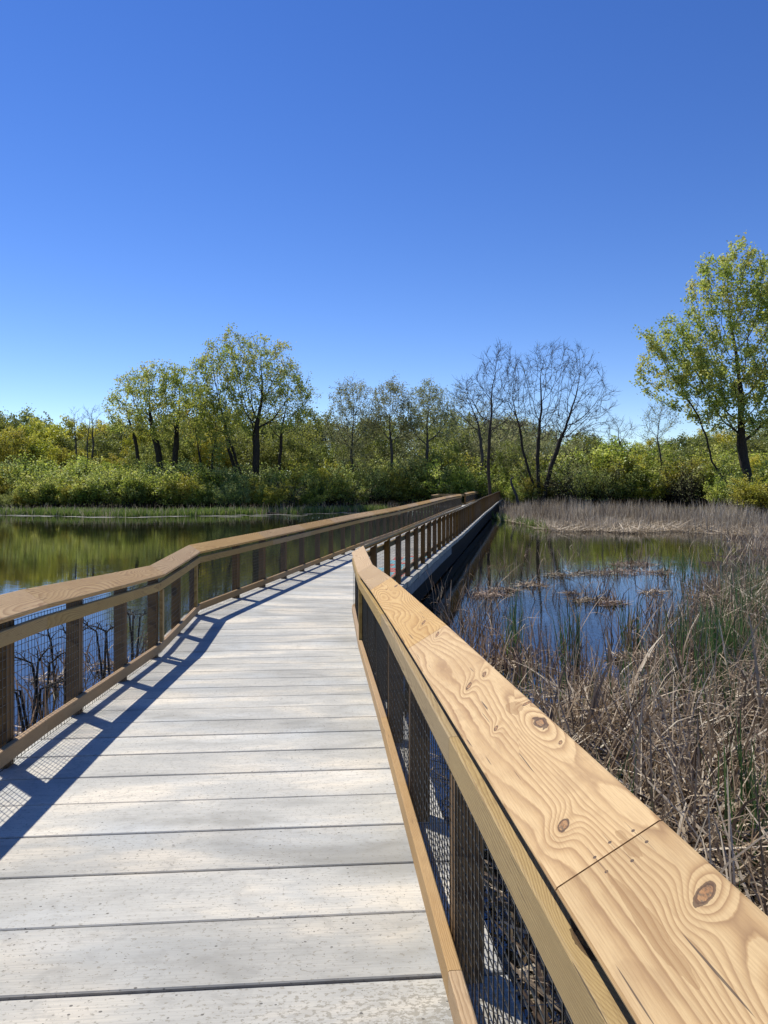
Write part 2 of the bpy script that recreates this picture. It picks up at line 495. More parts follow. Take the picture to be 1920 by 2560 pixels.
class Acc:
    def __init__(s): s.V, s.F, s.U, s.C = [], [], [], []
    def add(s, V, F, U=None, c=None):
        o = len(s.V); s.V += [tuple(v) for v in V]; s.F += [tuple(i + o for i in f) for f in F]
        if U: s.U += U
        if c is not None: s.C += [c] * len(F)
    def build(s, name, mat, parent=None, smooth=False, loc=None):
        V = np.array(s.V, dtype=np.float64)
        loc = loc if loc is not None else (0, 0, 0)
        return mesh_np(name, V, s.F, mat, parent, uvs=s.U if s.U else None, smooth=smooth, cols=s.C if s.C else None)


def finish(o):
    """consistent outward normals"""
    import bmesh
    bm = bmesh.new(); bm.from_mesh(o.data); bmesh.ops.recalc_face_normals(bm, faces=bm.faces); bm.to_mesh(o.data); bm.free()
    return o


def rect(t0, t1, h0, h1, c=0.004):
    return [(t0 + c, h0), (t0, h0 + c), (t0, h1 - c), (t0 + c, h1), (t1 - c, h1), (t1, h1 - c), (t1, h0 + c), (t1 - c, h0)]


# ------------------------------------------------------------------ railing
CAPW, CT, CAPH, TILT = 0.186, 0.036, 0.862, math.radians(31)    # the cap board slopes, its outer edge higher
def cap_prof():
    W, c, s_ = CAPW, math.cos(TILT), math.sin(TILT)
    q = [(.005, 0), (W - .005, 0), (W - .001, -.002), (W, -.006), (W, -CT + .003), (W - .003, -CT), (.003, -CT), (0, -CT + .003), (0, -.006), (.001, -.002)]
    return [(a * c - b * s_, CAPH + a * s_ + b * c) for a, b in q]


def box(c, ax, ay, az):
    """box from centre and three half vectors"""
    c, ax, ay, az = map(Vector, (c, ax, ay, az))
    V = [c + sx * ax + sy * ay + sz * az for sx in (-1, 1) for sy in (-1, 1) for sz in (-1, 1)]
    F = [(0, 1, 3, 2), (4, 6, 7, 5), (0, 4, 5, 1), (2, 3, 7, 6), (0, 2, 6, 4), (1, 5, 7, 3)]
    la, lb, lc = ax.length * 2, ay.length * 2, az.length * 2
    return V, F, (la, lb, lc)


def uvbox(V, F, along, uvo):
    """uvs: x along the given axis vector, y = the other two summed"""
    along = Vector(along).normalized()
    o = along.orthogonal().normalized(); p = along.cross(o)
    U = []
    for f in F:
        for i in f:
            v = Vector(V[i]); U.append((v.dot(along) + uvo[0], v.dot(o) * .9 + v.dot(p) * 1.1 + uvo[1]))
    return U


rnd = random.Random(11)


def make_railing(name, side, posts, caps, rails, u0, u1, wire_from, studs=(), scarf=True):
    p0 = sp((u0 + u1) / 2, side, 0.1, 0)
    root = empty(name, p0)
    off = Vector(p0)
    def put(V, F, U, nm, mat, fin=True):
        o = mesh_np(nm, np.array([tuple(Vector(v) - off) for v in V]), F, mat, root, uvs=U)
        return finish(o) if fin else o
    for i in range(len(caps) - 1):
        a, b = caps[i], caps[i + 1]
        sk0 = sk1 = 0
        # the boards near the camera keep true lengths in their UV so that the knots fall where they lie
        uvo = (-u_of_y(-.078), 0.0) if side > 0 and a < u_of_y(3.5) else (rnd.uniform(5, 60), rnd.uniform(0, 30))
        V, F, U = sweep(stations(a, b), side, cap_prof(), sk0, sk1, .0018, uvo)
        put(V, F, U, 'cap_board', M['cap'])
    for i in range(len(rails) - 1):
        a, b = rails[i], rails[i + 1]
        V, F, U = sweep(stations(a, b, 1.2), side, rect(.008, .046, .706, .792), 0, 0, .0012, (rnd.uniform(5, 60), rnd.uniform(0, 30)))
        put(V, F, U, 'upper_rail', M['rail'])
        sh = rnd.uniform(-.5, .5) if 0 < i < len(rails) - 2 and abs(a - UK) > .01 and abs(b - UK) > .01 else 0
        V, F, U = sweep(stations(a, b, 1.2), side, rect(.006, .045, .062, .150), 0, 0, .0012, (rnd.uniform(5, 60), rnd.uniform(0, 30)))
        put(V, F, U, 'lower_rail', M['kerb'])
    for u in posts:
        d = D1 if u < UK - .02 else (D2 if u > UK + .02 else (D1 + D2).normalized())
        n = Vector((d.y, -d.x)) * side
        b = Vector(sp(u, side, .099, 0))
        hp = .862
        c = b + Vector((0, 0, hp / 2 - .03))
        V, F, _ = box(c, Vector((d.x, d.y, 0)) * .046, Vector((n.x, n.y, 0)) * .045, Vector((0, 0, hp / 2 + .03)))
        V = [v - Vector((0, 0, .027)) if (v - b).dot(Vector((n.x, n.y, 0))) < 0 and v.z > b.z + .5 else (v + Vector((0, 0, .027)) if v.z > b.z + .5 else v) for v in V]
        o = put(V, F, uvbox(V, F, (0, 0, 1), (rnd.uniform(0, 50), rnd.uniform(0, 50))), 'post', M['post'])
    for u in studs:
        d = D1 if u < UK else D2
        n = Vector((d.y, -d.x)) * side
        b = Vector(sp(u, side, .028, .15 + .278))
        V, F, _ = box(b, Vector((d.x, d.y, 0)) * .038, Vector((n.x, n.y, 0)) * .017, Vector((0, 0, .277)))
        put(V, F, uvbox(V, F, (0, 0, 1), (rnd.uniform(0, 50), rnd.uniform(0, 50))), 'stud', M['rail'])
    # welded wire mesh between the rails and the posts: 50 mm squares, every wire modelled
    W = Acc()
    tm, rw = .0498, .0019
    for (a, b) in wire_from:
        n = int((b - a) / .05)
        for i in range(n + 1):
            u = a + i * .05 + .01
            if u > b: break
            far = u > u_of_y(24)
            if far and i % 2: continue
            r = rw * (1.5 if far else 1)
            jig = rnd.uniform(-.002, .002)
            p, q = Vector(sp(u, side, tm + jig, .008)), Vector(sp(u + rnd.uniform(-.003, .003), side, tm, .817))
            d = D1 if u < UK else D2
            V = [p + Vector((d.x * r, d.y * r, 0)), p - Vector((d.x * r, d.y * r, 0)), p + Vector((d.y * r * 1.6, -d.x * r * 1.6, 0)) * side]
            V += [v + (q - p) for v in V]
            W.add(V, [(0, 1, 4, 3), (1, 2, 5, 4), (2, 0, 3, 5)])
        segs = stations(a, b, 1.2)
        for k in range(17):
            h = .012 + k * .05
            for s0, s1 in zip(segs[:-1], segs[1:]):
                r = rw * (1.4 if s0 > u_of_y(24) else 1)
                V = []
                for u in (s0, s1):
                    wv = .002 * math.sin(u * 7 + k)
                    V += [sp(u, side, tm + .0035, h + r + wv), sp(u, side, tm + .0035, h - r + wv), sp(u, side, tm + .0035 + r * 1.6, h + wv)]
                W.add(V, [(0, 1, 4, 3), (1, 2, 5, 4), (2, 0, 3, 5)])
    o = mesh_np('wire_mesh', np.array(W.V) - np.array(tuple(off)), W.F, M['wire'], root)
    return root


def chain(first, step, end, jit=.0):
    r = list(first)
    while r[-1] + step < end: r.append(r[-1] + step)
    return r


UY = u_of_y
LOOK0, LOOK1 = UY(55.0), UY(59.2)
def UL(y): return UY(y + .078)
def UR(y): return UY(y - .078)
lp = [UL(y) for y in (-1.75, -.58, .6, 1.79, 2.98, 4.17, 5.36, 6.55, 7.76, 8.95)] + [UK] + [UY(y - .19) for y in (11.6, 12.78, 13.95, 15.1, 16.27, 17.42, 18.58)]
lposts = chain(lp, 1.165, LOOK0 - .4) + [LOOK0]
lcaps = [0.0] + [UL(y) for y in (2.45, 4.6, 7.9)] + [UK] + chain([UY(12.5)], 2.42, LOOK0 - 1.0) + [LOOK0]
lrails = [0.0] + [UL(y) for y in (1.9, 4.6, 7.7)] + [UK] + chain([UY(12.9)], 2.4, LOOK0 - 1.0) + [LOOK0]
left = make_railing('railing', -1, lposts, lcaps, lrails, 0, LOOK0, [(0.0, UK - .01), (UK + .01, LOOK0)], studs=(UL(7.86), UK - .075))
tag(left, 'long wooden mesh railing left of the walkway, casting its shadow on the planks', 'railing')
rp = [UR(y) for y in (-1.3, -.1, 1.08, 2.25, 3.42, 4.6, 5.78, 6.95, 8.0, 9.15)] + [UK, UY(11.2)]
rposts = chain(rp, 1.13, UE - .5) + [UE - .05]
rcaps = [0.0] + [UR(y) for y in (1.06, 3.0, 5.62, 8.0)] + [UK] + chain([UY(12.6)], 2.42, UE - 1.0) + [UE]
rrails = [0.0] + [UR(y) for y in (2.03, 4.6, 8.0)] + [UK] + chain([UY(12.4)], 2.4, UE - 1.0) + [UE]
right = make_railing('railing', 1, rposts, rcaps, rrails, 0, UE, [(0.0, UK - .01), (UK + .01, UE)], studs=(UR(7.95),))
tag(right, 'wooden railing on the right with a wide grainy cap board running from the foreground corner', 'railing')
l2 = make_railing('railing', -1, [LOOK1] + chain([LOOK1 + 1.16], 1.16, UE - .5) + [UE - .05], chain([LOOK1], 2.42, UE - 1.0) + [UE],
                  chain([LOOK1], 2.4, UE - 1.0) + [UE], LOOK1, UE, [(LOOK1, UE)])
tag(l2, 'far stretch of left railing between the lookout platform and the wooded bank', 'railing')

# ------------------------------------------------------------------ boardwalk: concrete planks on beams and piles
walk = empty('boardwalk', (K0.x, K0.y, 0))
tag(walk, 'pale concrete plank boardwalk over the pond, bending right towards the woods', 'boardwalk')
woff = Vector((K0.x, K0.y, 0))
EDGE = 0.215
PITCH = 0.372
DK = Acc()
us = []
u = UY(2.168)
while u > 0: us.append(u); u -= PITCH
u = UY(2.168) + PITCH
while u < UK - PITCH * .7: us.append(u); u += PITCH
us.append(UK); u = UK + PITCH
while u < UE: us.append(u); u += PITCH
us = sorted(us)
rd = random.Random(5)
for a, b in zip(us[:-1], us[1:]):
    ga, gb = rd.choice((.003, .005, .010)) + rd.uniform(0, .002), rd.uniform(.002, .007)
    ua, ub = a + ga, b - gb
    c = .004
    er, el = EDGE + rd.uniform(-.012, .012), EDGE + rd.uniform(-.012, .012)
    V = []
    for (uu, h) in ((ua, -.11), (ua, -c), (ua + c, 0), (ub - c, 0), (ub, -c), (ub, -.11)):
        V.append(sp(uu, -1, el, h)); V.append(sp(uu, 1, er, h))
    n = 6
    F = [(2 * i, 2 * i + 1, 2 * ((i + 1) % n) + 1, 2 * ((i + 1) % n)) for i in range(n)]
    F += [tuple(2 * i for i in range(n)), tuple(2 * i + 1 for i in range(n))[::-1]]
    hs_ = [-.11, -c, 0, 0, -c, -.11]; uu_ = [ua, ua, ua + c, ub - c, ub, ub]
    ro = rd.uniform(0, 3) if a > UY(6) else 0
    U = []
    for f in F:
        for vi in f:
            s = -1 if vi % 2 == 0 else 1
            U.append((s * 1.25, uu_[vi // 2] + hs_[vi // 2]))
    DK.add([Vector(v) - woff for v in V], F, U, rd.random())
finish(DK.build('deck_planks', M['concrete'], walk)); 

JB = Acc()
V, F, U = sweep(stations(0, UE, 1.0), 1, [(EDGE - .03, -.135), (EDGE - .03, -.012), (-2 * HALF - EDGE + .03, -.012), (-2 * HALF - EDGE + .03, -.135)])
JB.add([Vector(v) - woff for v in V], F)
finish(JB.build('joint_filler', M['joint'], walk))
for side in (1, -1):
    V, F, U = sweep(stations(0, UY(22.5), 1.2), side, rect(EDGE - .20, EDGE - .015, -.33, -.137))
    b = Acc(); b.add([Vector(v) - woff for v in V], F, U); finish(b.build('edge_beam', M['beam'], walk))
    V, F, U = sweep(stations(UY(22.5), UE, 1.2), side, rect(EDGE - .26, EDGE - .07, -.40, -.137))
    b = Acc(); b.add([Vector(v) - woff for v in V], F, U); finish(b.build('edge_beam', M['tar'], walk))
    # closely set dark skirt boards hanging from the beam, added to darken the space underneath
    b = Acc(); u = UY(5)
    while u < UE:
        z1 = -.335
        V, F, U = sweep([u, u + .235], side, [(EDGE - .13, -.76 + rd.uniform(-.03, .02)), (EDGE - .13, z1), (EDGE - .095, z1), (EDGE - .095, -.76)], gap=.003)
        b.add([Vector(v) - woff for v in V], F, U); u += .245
    o = finish(b.build('shade_skirt', M['tar'], walk))
u = UY(.5)
k = 0
while u < UE - 1 and k < 45:
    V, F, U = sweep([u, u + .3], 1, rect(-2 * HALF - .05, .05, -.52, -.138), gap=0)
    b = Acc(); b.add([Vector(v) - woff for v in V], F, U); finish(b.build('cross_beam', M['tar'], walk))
    for side in (1, -1):
        c = Vector(sp(u + .15, side, -.12, 0)); c.z = 0
        V, F = [], []
        for z in (-.9, c.z + deck_z(u) - .5):
            for j in range(10):
                a = j * PI / 5; V.append((c.x + .09 * math.cos(a), c.y + .09 * math.sin(a), z))
        F = [(j, (j + 1) % 10, (j + 1) % 10 + 10, j + 10) for j in range(10)] + [tuple(range(10))[::-1], tuple(range(10, 20))]
        b = Acc(); b.add([Vector(v) - woff for v in V], F); b.build('pile', M['pile'], walk)
    u += 2.9; k += 1


# chalk drawing on the planks
def mat_chalk(name, c):
    t = NT(name)
    nz = t.noise(t.mapv(t.obj(), (30, 30, 30)), 1.0, 4.0, 0.7)
    b = t.n('ShaderNodeBsdfDiffuse'); t.set(b, 'Color', (*c, 1))
    tr = t.n('ShaderNodeBsdfTransparent')
    m = t.n('ShaderNodeMixShader'); t.set(m, '0', t.ramp(nz, [(0.36, 0.0), (0.52, .95)])); t.set(m, '1', tr.outputs[0]); t.set(m, '2', b.outputs[0])
    t.t.links.new(m.outputs[0], t.out.inputs[0])
    return t.m
MC = {'r': mat_chalk('chalk_red', (.72, .20, .18)), 'b': mat_chalk('chalk_blue', (.25, .60, .68))}
ch = {'r': Acc(), 'b': Acc()}
for i in range(13):
    for j in range(3):
        u = UK + 3.6 + i * PITCH
        if rd.random() < .12: continue
        key = 'r' if (i // 2 + j) % 2 else 'b'
        t0 = -.72 + j * .25 + rd.uniform(-.03, .03)
        V = [sp(u + .04, 1, t0, .003), sp(u + .32, 1, t0, .003), sp(u + .32, 1, t0 + .22, .003), sp(u + .04, 1, t0 + .22, .003)]
        ch[key].add([Vector(v) - woff for v in V], [(0, 1, 2, 3)])
for kx in ch: ch[kx].build('chalk_drawing', MC[kx], walk)

# ------------------------------------------------------------------ lookout platform on the left
lk = empty('lookout_platform', sp((LOOK0 + LOOK1) / 2, -1, 1.2, 0))
tag(lk, 'small railed lookout platform jutting left from the far boardwalk', 'lookout')
loff = Vector(lk.location)
TD = 2.15
def lput(V, F, U, nm, mat): return finish(mesh_np(nm, np.array([tuple(Vector(v) - loff) for v in V]), F, mat, lk, uvs=U))
V, F, U = sweep([LOOK0 - .1, LOOK1 + .1], -1, [(EDGE + .01, -.11), (EDGE + .01, 0), (TD + .1, 0), (TD + .1, -.11)], gap=0)
finish(mesh_np('deck_planks', np.array([tuple(Vector(v) - loff) for v in V]), F, M['concrete'], lk, uvs=U))
V, F, U = sweep([LOOK0, LOOK1], -1, rect(TD - .1, TD + .05, -.7, -.115), gap=0); lput(V, F, U, 'edge_beam', M['tar'])
V, F, U = sweep([LOOK0 - CAPW, LOOK1 + CAPW], -1, rect(TD, TD + CAPW, CAPH - CT, CAPH)); lput(V, F, U, 'cap_board', M['cap'])
for a, b in ((LOOK0 - CAPW, LOOK0), (LOOK1, LOOK1 + CAPW)):
    V, F, U = sweep([a, b], -1, rect(CAPW + .002, TD - .002, CAPH - CT, CAPH), gap=0); lput(V, F, U, 'cap_board', M['cap'])
for h0, h1 in ((.706, .792), (.062, .15)):
    V, F, U = sweep([LOOK0, LOOK1], -1, rect(TD + .01, TD + .048, h0, h1)); lput(V, F, U, 'rail', M['rail'])
    for a in (LOOK0 - .06, LOOK1 + .03):
        V, F, U = sweep([a, a + .038], -1, rect(CAPW, TD, h0, h1), gap=0); lput(V, F, U, 'rail', M['rail'])
for uu, tt in [(LOOK0 - .1, .8), (LOOK0 - .1, 1.5), (LOOK0 - .1, TD + .1), (LOOK0 + 1.05, TD + .1), (LOOK0 + 2.1, TD + .1), (LOOK0 + 3.1, TD + .1),
               (LOOK1 + .1, TD + .1), (LOOK1 + .1, 1.5), (LOOK1 + .1, .8)]:
    V, F, U = sweep([uu - .045, uu + .045], -1, rect(tt - .045, tt + .045, -.1, CAPH - CT - .002), gap=0); lput(V, F, U, 'post', M['post'])
W = Acc()
for tt in np.arange(.3, TD, .07):
    for a in (LOOK0 - .02, LOOK1 + .02):
        V, F, U = sweep([a, a + .004], -1, [(tt, .02), (tt, .81), (tt + .004, .81), (tt + .004, .02)], gap=0); W.add([Vector(v) - loff for v in V], F)
for uu in np.arange(LOOK0, LOOK1, .07):
    V, F, U = sweep([uu, uu + .004], -1, [(TD + .055, .02), (TD + .055, .81), (TD + .059, .81), (TD + .059, .02)], gap=0); W.add([Vector(v) - loff for v in V], F)
W.build('wire_mesh', M['wire'], lk)


# ------------------------------------------------------------------ ground and water
def shore_far(x):
    """y at which the far bank leaves the water"""
    left_ = 60.5 + 1.8 * math.sin(x * .13 + 1) + .9 * math.sin(x * .37) + (x > -14) * min(8.0, max(0.0, x + 14) * .55)
    right_ = 39.0 + 1.2 * math.sin(x * .5) + .8 * math.sin(x * 1.3) + max(0, 12 - x) * 1.0
    if x > 14: right_ = max(26.0, right_ - (x - 14) * .85)
    if x < 6.5: return left_
    if x < 9: return left_ + (right_ - left_) * (x - 6.5) / 2.5
    return right_


def marsh(x, y):
    """0 open water .. 1 dense near-right marsh"""
    b = 9.0 - .10 * (x - 1)                        # near bank edge in y
    if x > 3.6: b += (x - 3.6) * 2.0 + (x > 6) * (x - 6) * 2.2
    b += 1.0 * mnoise.noise(Vector((x * .5, y * .35, 3))) * 2
    return max(0.0, min(1.0, (b - y) / 3.0)) if x > .2 else 0.0


def gz(x, y):
    s = shore_far(x)
    n = mnoise.noise(Vector((x * .15, y * .15, 0)))
    if y > s:
        h = .04 + min(1.0, (y - s) / 25.0) * .5 + .05 * n
        if x > 8: h = .03 + min(1.0, max(0, y - 70) / 20.0) * .6 + .06 * n
        return h
    h = -min(.6, (s - y) * .12)
    m = marsh(x, y) * (1 if y > -5 else 1)
    return h * (1 - m) + m * (-.022 + .09 * mnoise.noise(Vector((x * .9, y * .9, 1))))


def axis(vals):
    out = []
    for a, b, st in vals: out += list(np.arange(a, b, st))
    return out
XS = axis([(-400, -60, 20), (-60, 0, 2.0), (0, 14, .5), (14, 60, 2), (60, 401, 20)])
YS = axis([(-60, 0, 6), (0, 16, .5), (16, 36, 2), (36, 90, 1.0), (90, 160, 5), (160, 901, 40)])
gv = [(x, y, gz(x, y)) for y in YS for x in XS]
nx = len(XS)
gf = np.array([(j * nx + i, j * nx + i + 1, (j + 1) * nx + i + 1, (j + 1) * nx + i) for j in range(len(YS) - 1) for i in range(nx - 1)])
tag(mesh_np('ground', gv, gf, M['ground'], smooth=True), kind='structure')
tag(mesh_np('water', [(-400, -60, 0), (400, -60, 0), (400, 110, 0), (-400, 110, 0)], np.array([(0, 1, 2, 3)]), M['water']), kind='structure')


# ------------------------------------------------------------------ blades (reeds, grass, litter) as ribbons
def ribbons(n, x, y, z, ln, lean, az, w, bend, seg, nrng, twist=None):
    """n curved ribbons; all arrays of length n. returns verts, faces, face values"""
    s = np.linspace(0, 1, seg + 1)[None, :]
    dirx, diry = np.cos(az)[:, None], np.sin(az)[:, None]
    th = lean[:, None] + bend[:, None] * s ** 1.5               # angle from vertical along the blade
    ds = ln[:, None] / seg
    hx = np.concatenate([np.zeros((n, 1)), np.cumsum(np.sin(th[:, :-1]) * ds, 1)], 1)
    hz = np.concatenate([np.zeros((n, 1)), np.cumsum(np.cos(th[:, :-1]) * ds, 1)], 1)
    px, py, pz = x[:, None] + hx * dirx, y[:, None] + hx * diry, z[:, None] + hz
    wa = nrng.uniform(0, PI, n)[:, None]
    wx, wy = np.cos(wa), np.sin(wa)
    taper = (1 - .75 * s ** 2) * w[:, None] * .5
    L = np.stack([px - wx * taper, py - wy * taper, pz], -1)
    Rr = np.stack([px + wx * taper, py + wy * taper, pz + .3 * taper], -1)
    V = np.stack([L, Rr], 2).reshape(-1, 3)
    base = (np.arange(n) * (seg + 1) * 2)[:, None] + (np.arange(seg) * 2)[None, :]
    F = np.stack([base, base + 1, base + 3, base + 2], -1).reshape(-1, 4)
    return V, F


def blades(name, mat, n, x, y, z, ln, lean, w, bend, seg=4, seed=1, az=None, val=None, **tg):
    g = np.random.default_rng(seed)
    if az is None: az = g.uniform(0, 2 * PI, n)
    V, F = ribbons(n, x, y, z, ln, lean, az, w, bend, seg, g)
    cv = np.repeat(g.uniform(0, 1, n) if val is None else val, seg)
    o = mesh_np(name, V, F, mat, cols=cv)
    tag(o, **tg)
    return o


def mnoise2(x, y, f, s=0):
    return np.array([mnoise.noise(Vector((a * f, b * f, s))) for a, b in zip(x, y)])


g = np.random.default_rng(3)
# -- near marsh at the right: sample in the marsh region, clumped
def sample_marsh(n, ylo, yhi, xhi, p=1.0, s=0):
    xs, ys = [], []
    r = random.Random(s)
    while len(xs) < n:
        y = ylo + (yhi - ylo) * r.random() ** 1.0
        x = r.uniform(.7, xhi)
        if abs(x) > y * .56 + 1.2: continue
        # clear of the walk
        xw = (K0.x + (y - KY) * .185 + 1.5) if y > KY else (-.7 - .0765 * y + 1.42)
        if x < xw: continue
        cl = mnoise.noise(Vector((x * 1.1, y * 1.1, 5))) * .5 + .5
        m = marsh(x, y)
        if r.random() < (m ** p) * (.25 + .75 * min(1, max(0, cl * 2 - .5))):
            xs.append(x); ys.append(y)
    return np.array(xs), np.array(ys)

def near_walk(x, y):
    xw = np.where(y > KY, K0.x + (y - KY) * .185 + 1.45, -.7 - .0765 * y + 1.38)
    return x - xw

n = 6200
x, y = sample_marsh(n, 1.2, 18, 12, 1.0, 1)
ln = g.uniform(.3, 1.0, n) * (1 + .5 * mnoise2(x, y, .7, 2)) * np.clip(1.25 - (y - 5) * .06, .6, 1.15)
ln = np.minimum(ln, .4 + np.maximum(0, near_walk(x, y)) * .9)
lean = np.abs(g.normal(0, .35, n)); bend = np.abs(g.normal(.15, .55, n))
bent = g.random(n) < .30; bend = np.where(bent, g.uniform(1.2, 2.6, n), bend)
blades('dead_reeds', M['reed'], n, x, y, np.full(n, -.02), ln, lean, g.uniform(.009, .024, n) * (1 + .6 * (g.random(n) < .15)), bend, 5, 7, val=np.clip(g.beta(1.1, 1.5, n), 0, 1),
       label='tangle of dry grey brown cattail stalks filling the marsh beside the near railing', cat='reeds', kind='stuff')
# fallen stalks lying over one another
n = 5200
x, y = sample_marsh(n, 1.2, 16, 11, .8, 2)
blades('fallen_reeds', M['litter'], n, x, y, g.uniform(.0, .28, n), g.uniform(.3, 1.1, n), g.uniform(1.0, 1.62, n), g.uniform(.010, .034, n),
       g.normal(0, .35, n), 4, 8, label='bleached fallen stalks lying criss-cross under the standing cattails near the railing', cat='reeds', kind='stuff')
# green shoots
n = 2000
x, y = sample_marsh(n, 3, 22, 12, .6, 4)
cl = mnoise2(x, y, .55, 9) + (x > 4.2) * .22
k = cl > .12
x, y = x[k], y[k]; n = len(x)
blades('green_reeds', M['reed_green'], n, x, y, np.full(n, -.02), g.uniform(.4, .95, n), np.abs(g.normal(0, .12, n)), g.uniform(.008, .016, n),
       np.abs(g.normal(.1, .2, n)), 4, 9, label='fresh green cattail blades growing among the dry stalks at right', cat='reeds', kind='stuff')
n = 3600
xs, ys = [], []
r = random.Random(91)
while len(xs) < n:
    yy = r.uniform(13, 40); x = r.uniform(5, 23)
    if x > yy * .56 + 1: continue
    edge = x - (5.6 + (yy - 13) * .46 + 1.2 * mnoise.noise(Vector((yy * .3, 2, 1))))
    if edge < 0 or r.random() > min(1, edge / 2.5) * (.6 + mnoise.noise(Vector((x * .6, yy * .4, 2)))): continue
    xs.append(x); ys.append(yy)
x, y = np.array(xs), np.array(ys)
blades('dead_reeds', M['reed'], n, x, y, np.full(n, -.03), g.uniform(.2, .85, n), np.abs(g.normal(0, .45, n)), g.uniform(.014, .034, n),
       np.abs(g.normal(.15, .5, n)) + (g.random(n) < .25) * 1.6, 4, 93, val=g.beta(1.4, 1.3, n),
       label='brown broken cattails along the right edge reaching back to the far bed', cat='reeds', kind='stuff')
sc_ = []
while len(sc_) < 620:
    yy = r.uniform(10, 30); x = K0.x + (yy - KY) * .185 + 1.9 + r.random() ** 1.2 * (4.5 + (yy - 10) * .12)
    if mnoise.noise(Vector((x * .9, yy * .45, 12))) > r.uniform(-.1, .4): sc_.append((x, yy))
P = np.array(sc_); n = len(P)
blades('dead_reeds', M['reed'], n, P[:, 0], P[:, 1], np.full(n, -.04), g.uniform(.15, .8, n), np.abs(g.normal(0, .4, n)), g.uniform(.010, .022, n),
       np.abs(g.normal(.1, .4, n)) + (g.random(n) < .3) * 1.8, 5, 94, val=g.beta(1.0, 2.6, n),
       label='single dark broken stalks poking out of the open pond right of the boardwalk', cat='reeds', kind='stuff')
# fringe by the walk and scattered stems in the open water
pts = []
r = random.Random(21)
def clump(cx, cy, rad, n_, out):
    for _ in range(n_):
        a, q = r.uniform(0, 2 * PI), rad * math.sqrt(r.random()); out.append((cx + q * math.cos(a), cy + q * math.sin(a) * 1.3))
def px2(px, v): yy = FPX * CAMZ / (v - HOR); return ((px - 960) / FPX * yy, yy)
for (a, b, rad, cnt) in [(1150, 1560, .4, 60), (1190, 1640, .5, 90), (1260, 1660, .5, 110), (1330, 1680, .45, 70), (1400, 1720, .5, 60), (1560, 1600, .22, 26),
                         (1575, 1610, .12, 30), (1440, 1570, .12, 8), (1500, 1480, .5, 16), (1600, 1520, .6, 22), (1690, 1540, .7, 60), (1740, 1620, .8, 120),
                         (1800, 1560, .9, 110), (1870, 1620, 1.0, 160), (1850, 1500, 1.2, 90), (1760, 1460, 1.0, 50), (1370, 1430, .5, 14), (1300, 1440, .4, 10),
                         (1180, 1480, .4, 22), (1240, 1530, .35, 16), (1110, 1520, .3, 30), (1650, 1680, .7, 80), (1480, 1740, .6, 70), (1700, 1420, 1.2, 30),
                         (1880, 1420, 1.6, 110), (1840, 1380, 2.0, 90)]:
    cx, cy = px2(a, b)
    clump(cx, cy, rad, int(cnt * .95), pts)
P = np.array(pts); n = len(P)
blades('dead_reeds', M['reed'], n, P[:, 0], P[:, 1], np.full(n, -.03), g.uniform(.2, .95, n), np.abs(g.normal(0, .32, n)), g.uniform(.010, .022, n),
       np.abs(g.normal(.1, .4, n)) + (g.random(n) < .22) * 1.7, 5, 17, val=g.beta(1.0, 2.2, n),  # low values put the backlit darkness of the stems into their colour
       label='loose groups of dead cattail stems standing in the open water at right', cat='reeds', kind='stuff')
gp = []
for (a, b, rad, cnt) in [(1280, 1650, .16, 30), (1420, 1660, .2, 36), (1575, 1605, .16, 26), (1780, 1640, .5, 110), (1850, 1660, .6, 150), (1900, 1580, .6, 110),
                         (1290, 1600, .1, 14), (1730, 1690, .4, 60), (1880, 2200, .2, 30), (1905, 2120, .2, 40)]:
    cx, cy = px2(a, b); clump(cx, cy, rad, cnt, gp)
P = np.array(gp); n = len(P)
blades('green_reeds', M['reed_green'], n, P[:, 0], P[:, 1], np.full(n, -.03), g.uniform(.45, 1.0, n), np.abs(g.normal(0, .13, n)), g.uniform(.010, .02, n),
       np.abs(g.normal(.05, .15, n)), 4, 18, label='small tufts of green cattail rising from the open water', cat='reeds', kind='stuff')
# -- far reed bed
def far_bed(n, dmax, s, pw=1.0):
    r = random.Random(s); xs, ys = [], []
    while len(xs) < n:
        x = r.uniform(8.3, 46); yy = shore_far(x) - .6 + dmax * r.random() ** pw
        if x > yy * .56 + 2 or yy > 82: continue
        if x < K0.x + (yy - KY) * .185 + 1.6: continue
        c = mnoise.noise(Vector((x * .35, yy * .35, 4)))
        if r.random() < .75 + c: xs.append(x); ys.append(yy)
    return np.array(xs), np.array(ys)
n = 15000
x, y = far_bed(n, 38, 5, 1.25)
dd = y - np.array([shore_far(a) for a in x])
ln = g.uniform(.5, 1.25, n) * np.clip(.45 + dd * .026, .4, .85) * (1 + 1.3 * mnoise2(x, y, .3, 6))
blades('dead_reeds', M['reed_far'], n, x, y, np.full(n, -.02), ln, np.abs(g.normal(0, .2, n)), g.uniform(.018, .04, n), np.abs(g.normal(.05, .3, n)), 3, 27, val=np.clip(.45 + .9 * mnoise2(x, y, .5, 8) + g.normal(0, .22, n), 0, 1),
       label='wide bed of pale grey dead cattails across the far side of the pond', cat='reeds', kind='stuff')
n = 2600
x, y = far_bed(n, 9, 6, 1.6)
blades('fallen_reeds', M['litter'], n, x, y, g.uniform(.0, .15, n), g.uniform(.4, 1.4, n), g.uniform(1.2, 1.6, n), g.uniform(.02, .05, n), g.normal(0, .3, n), 3, 28,
       val=g.uniform(.4, 1, n), label='bleached flattened stalks along the water edge of the far cattail bed', cat='reeds', kind='stuff')
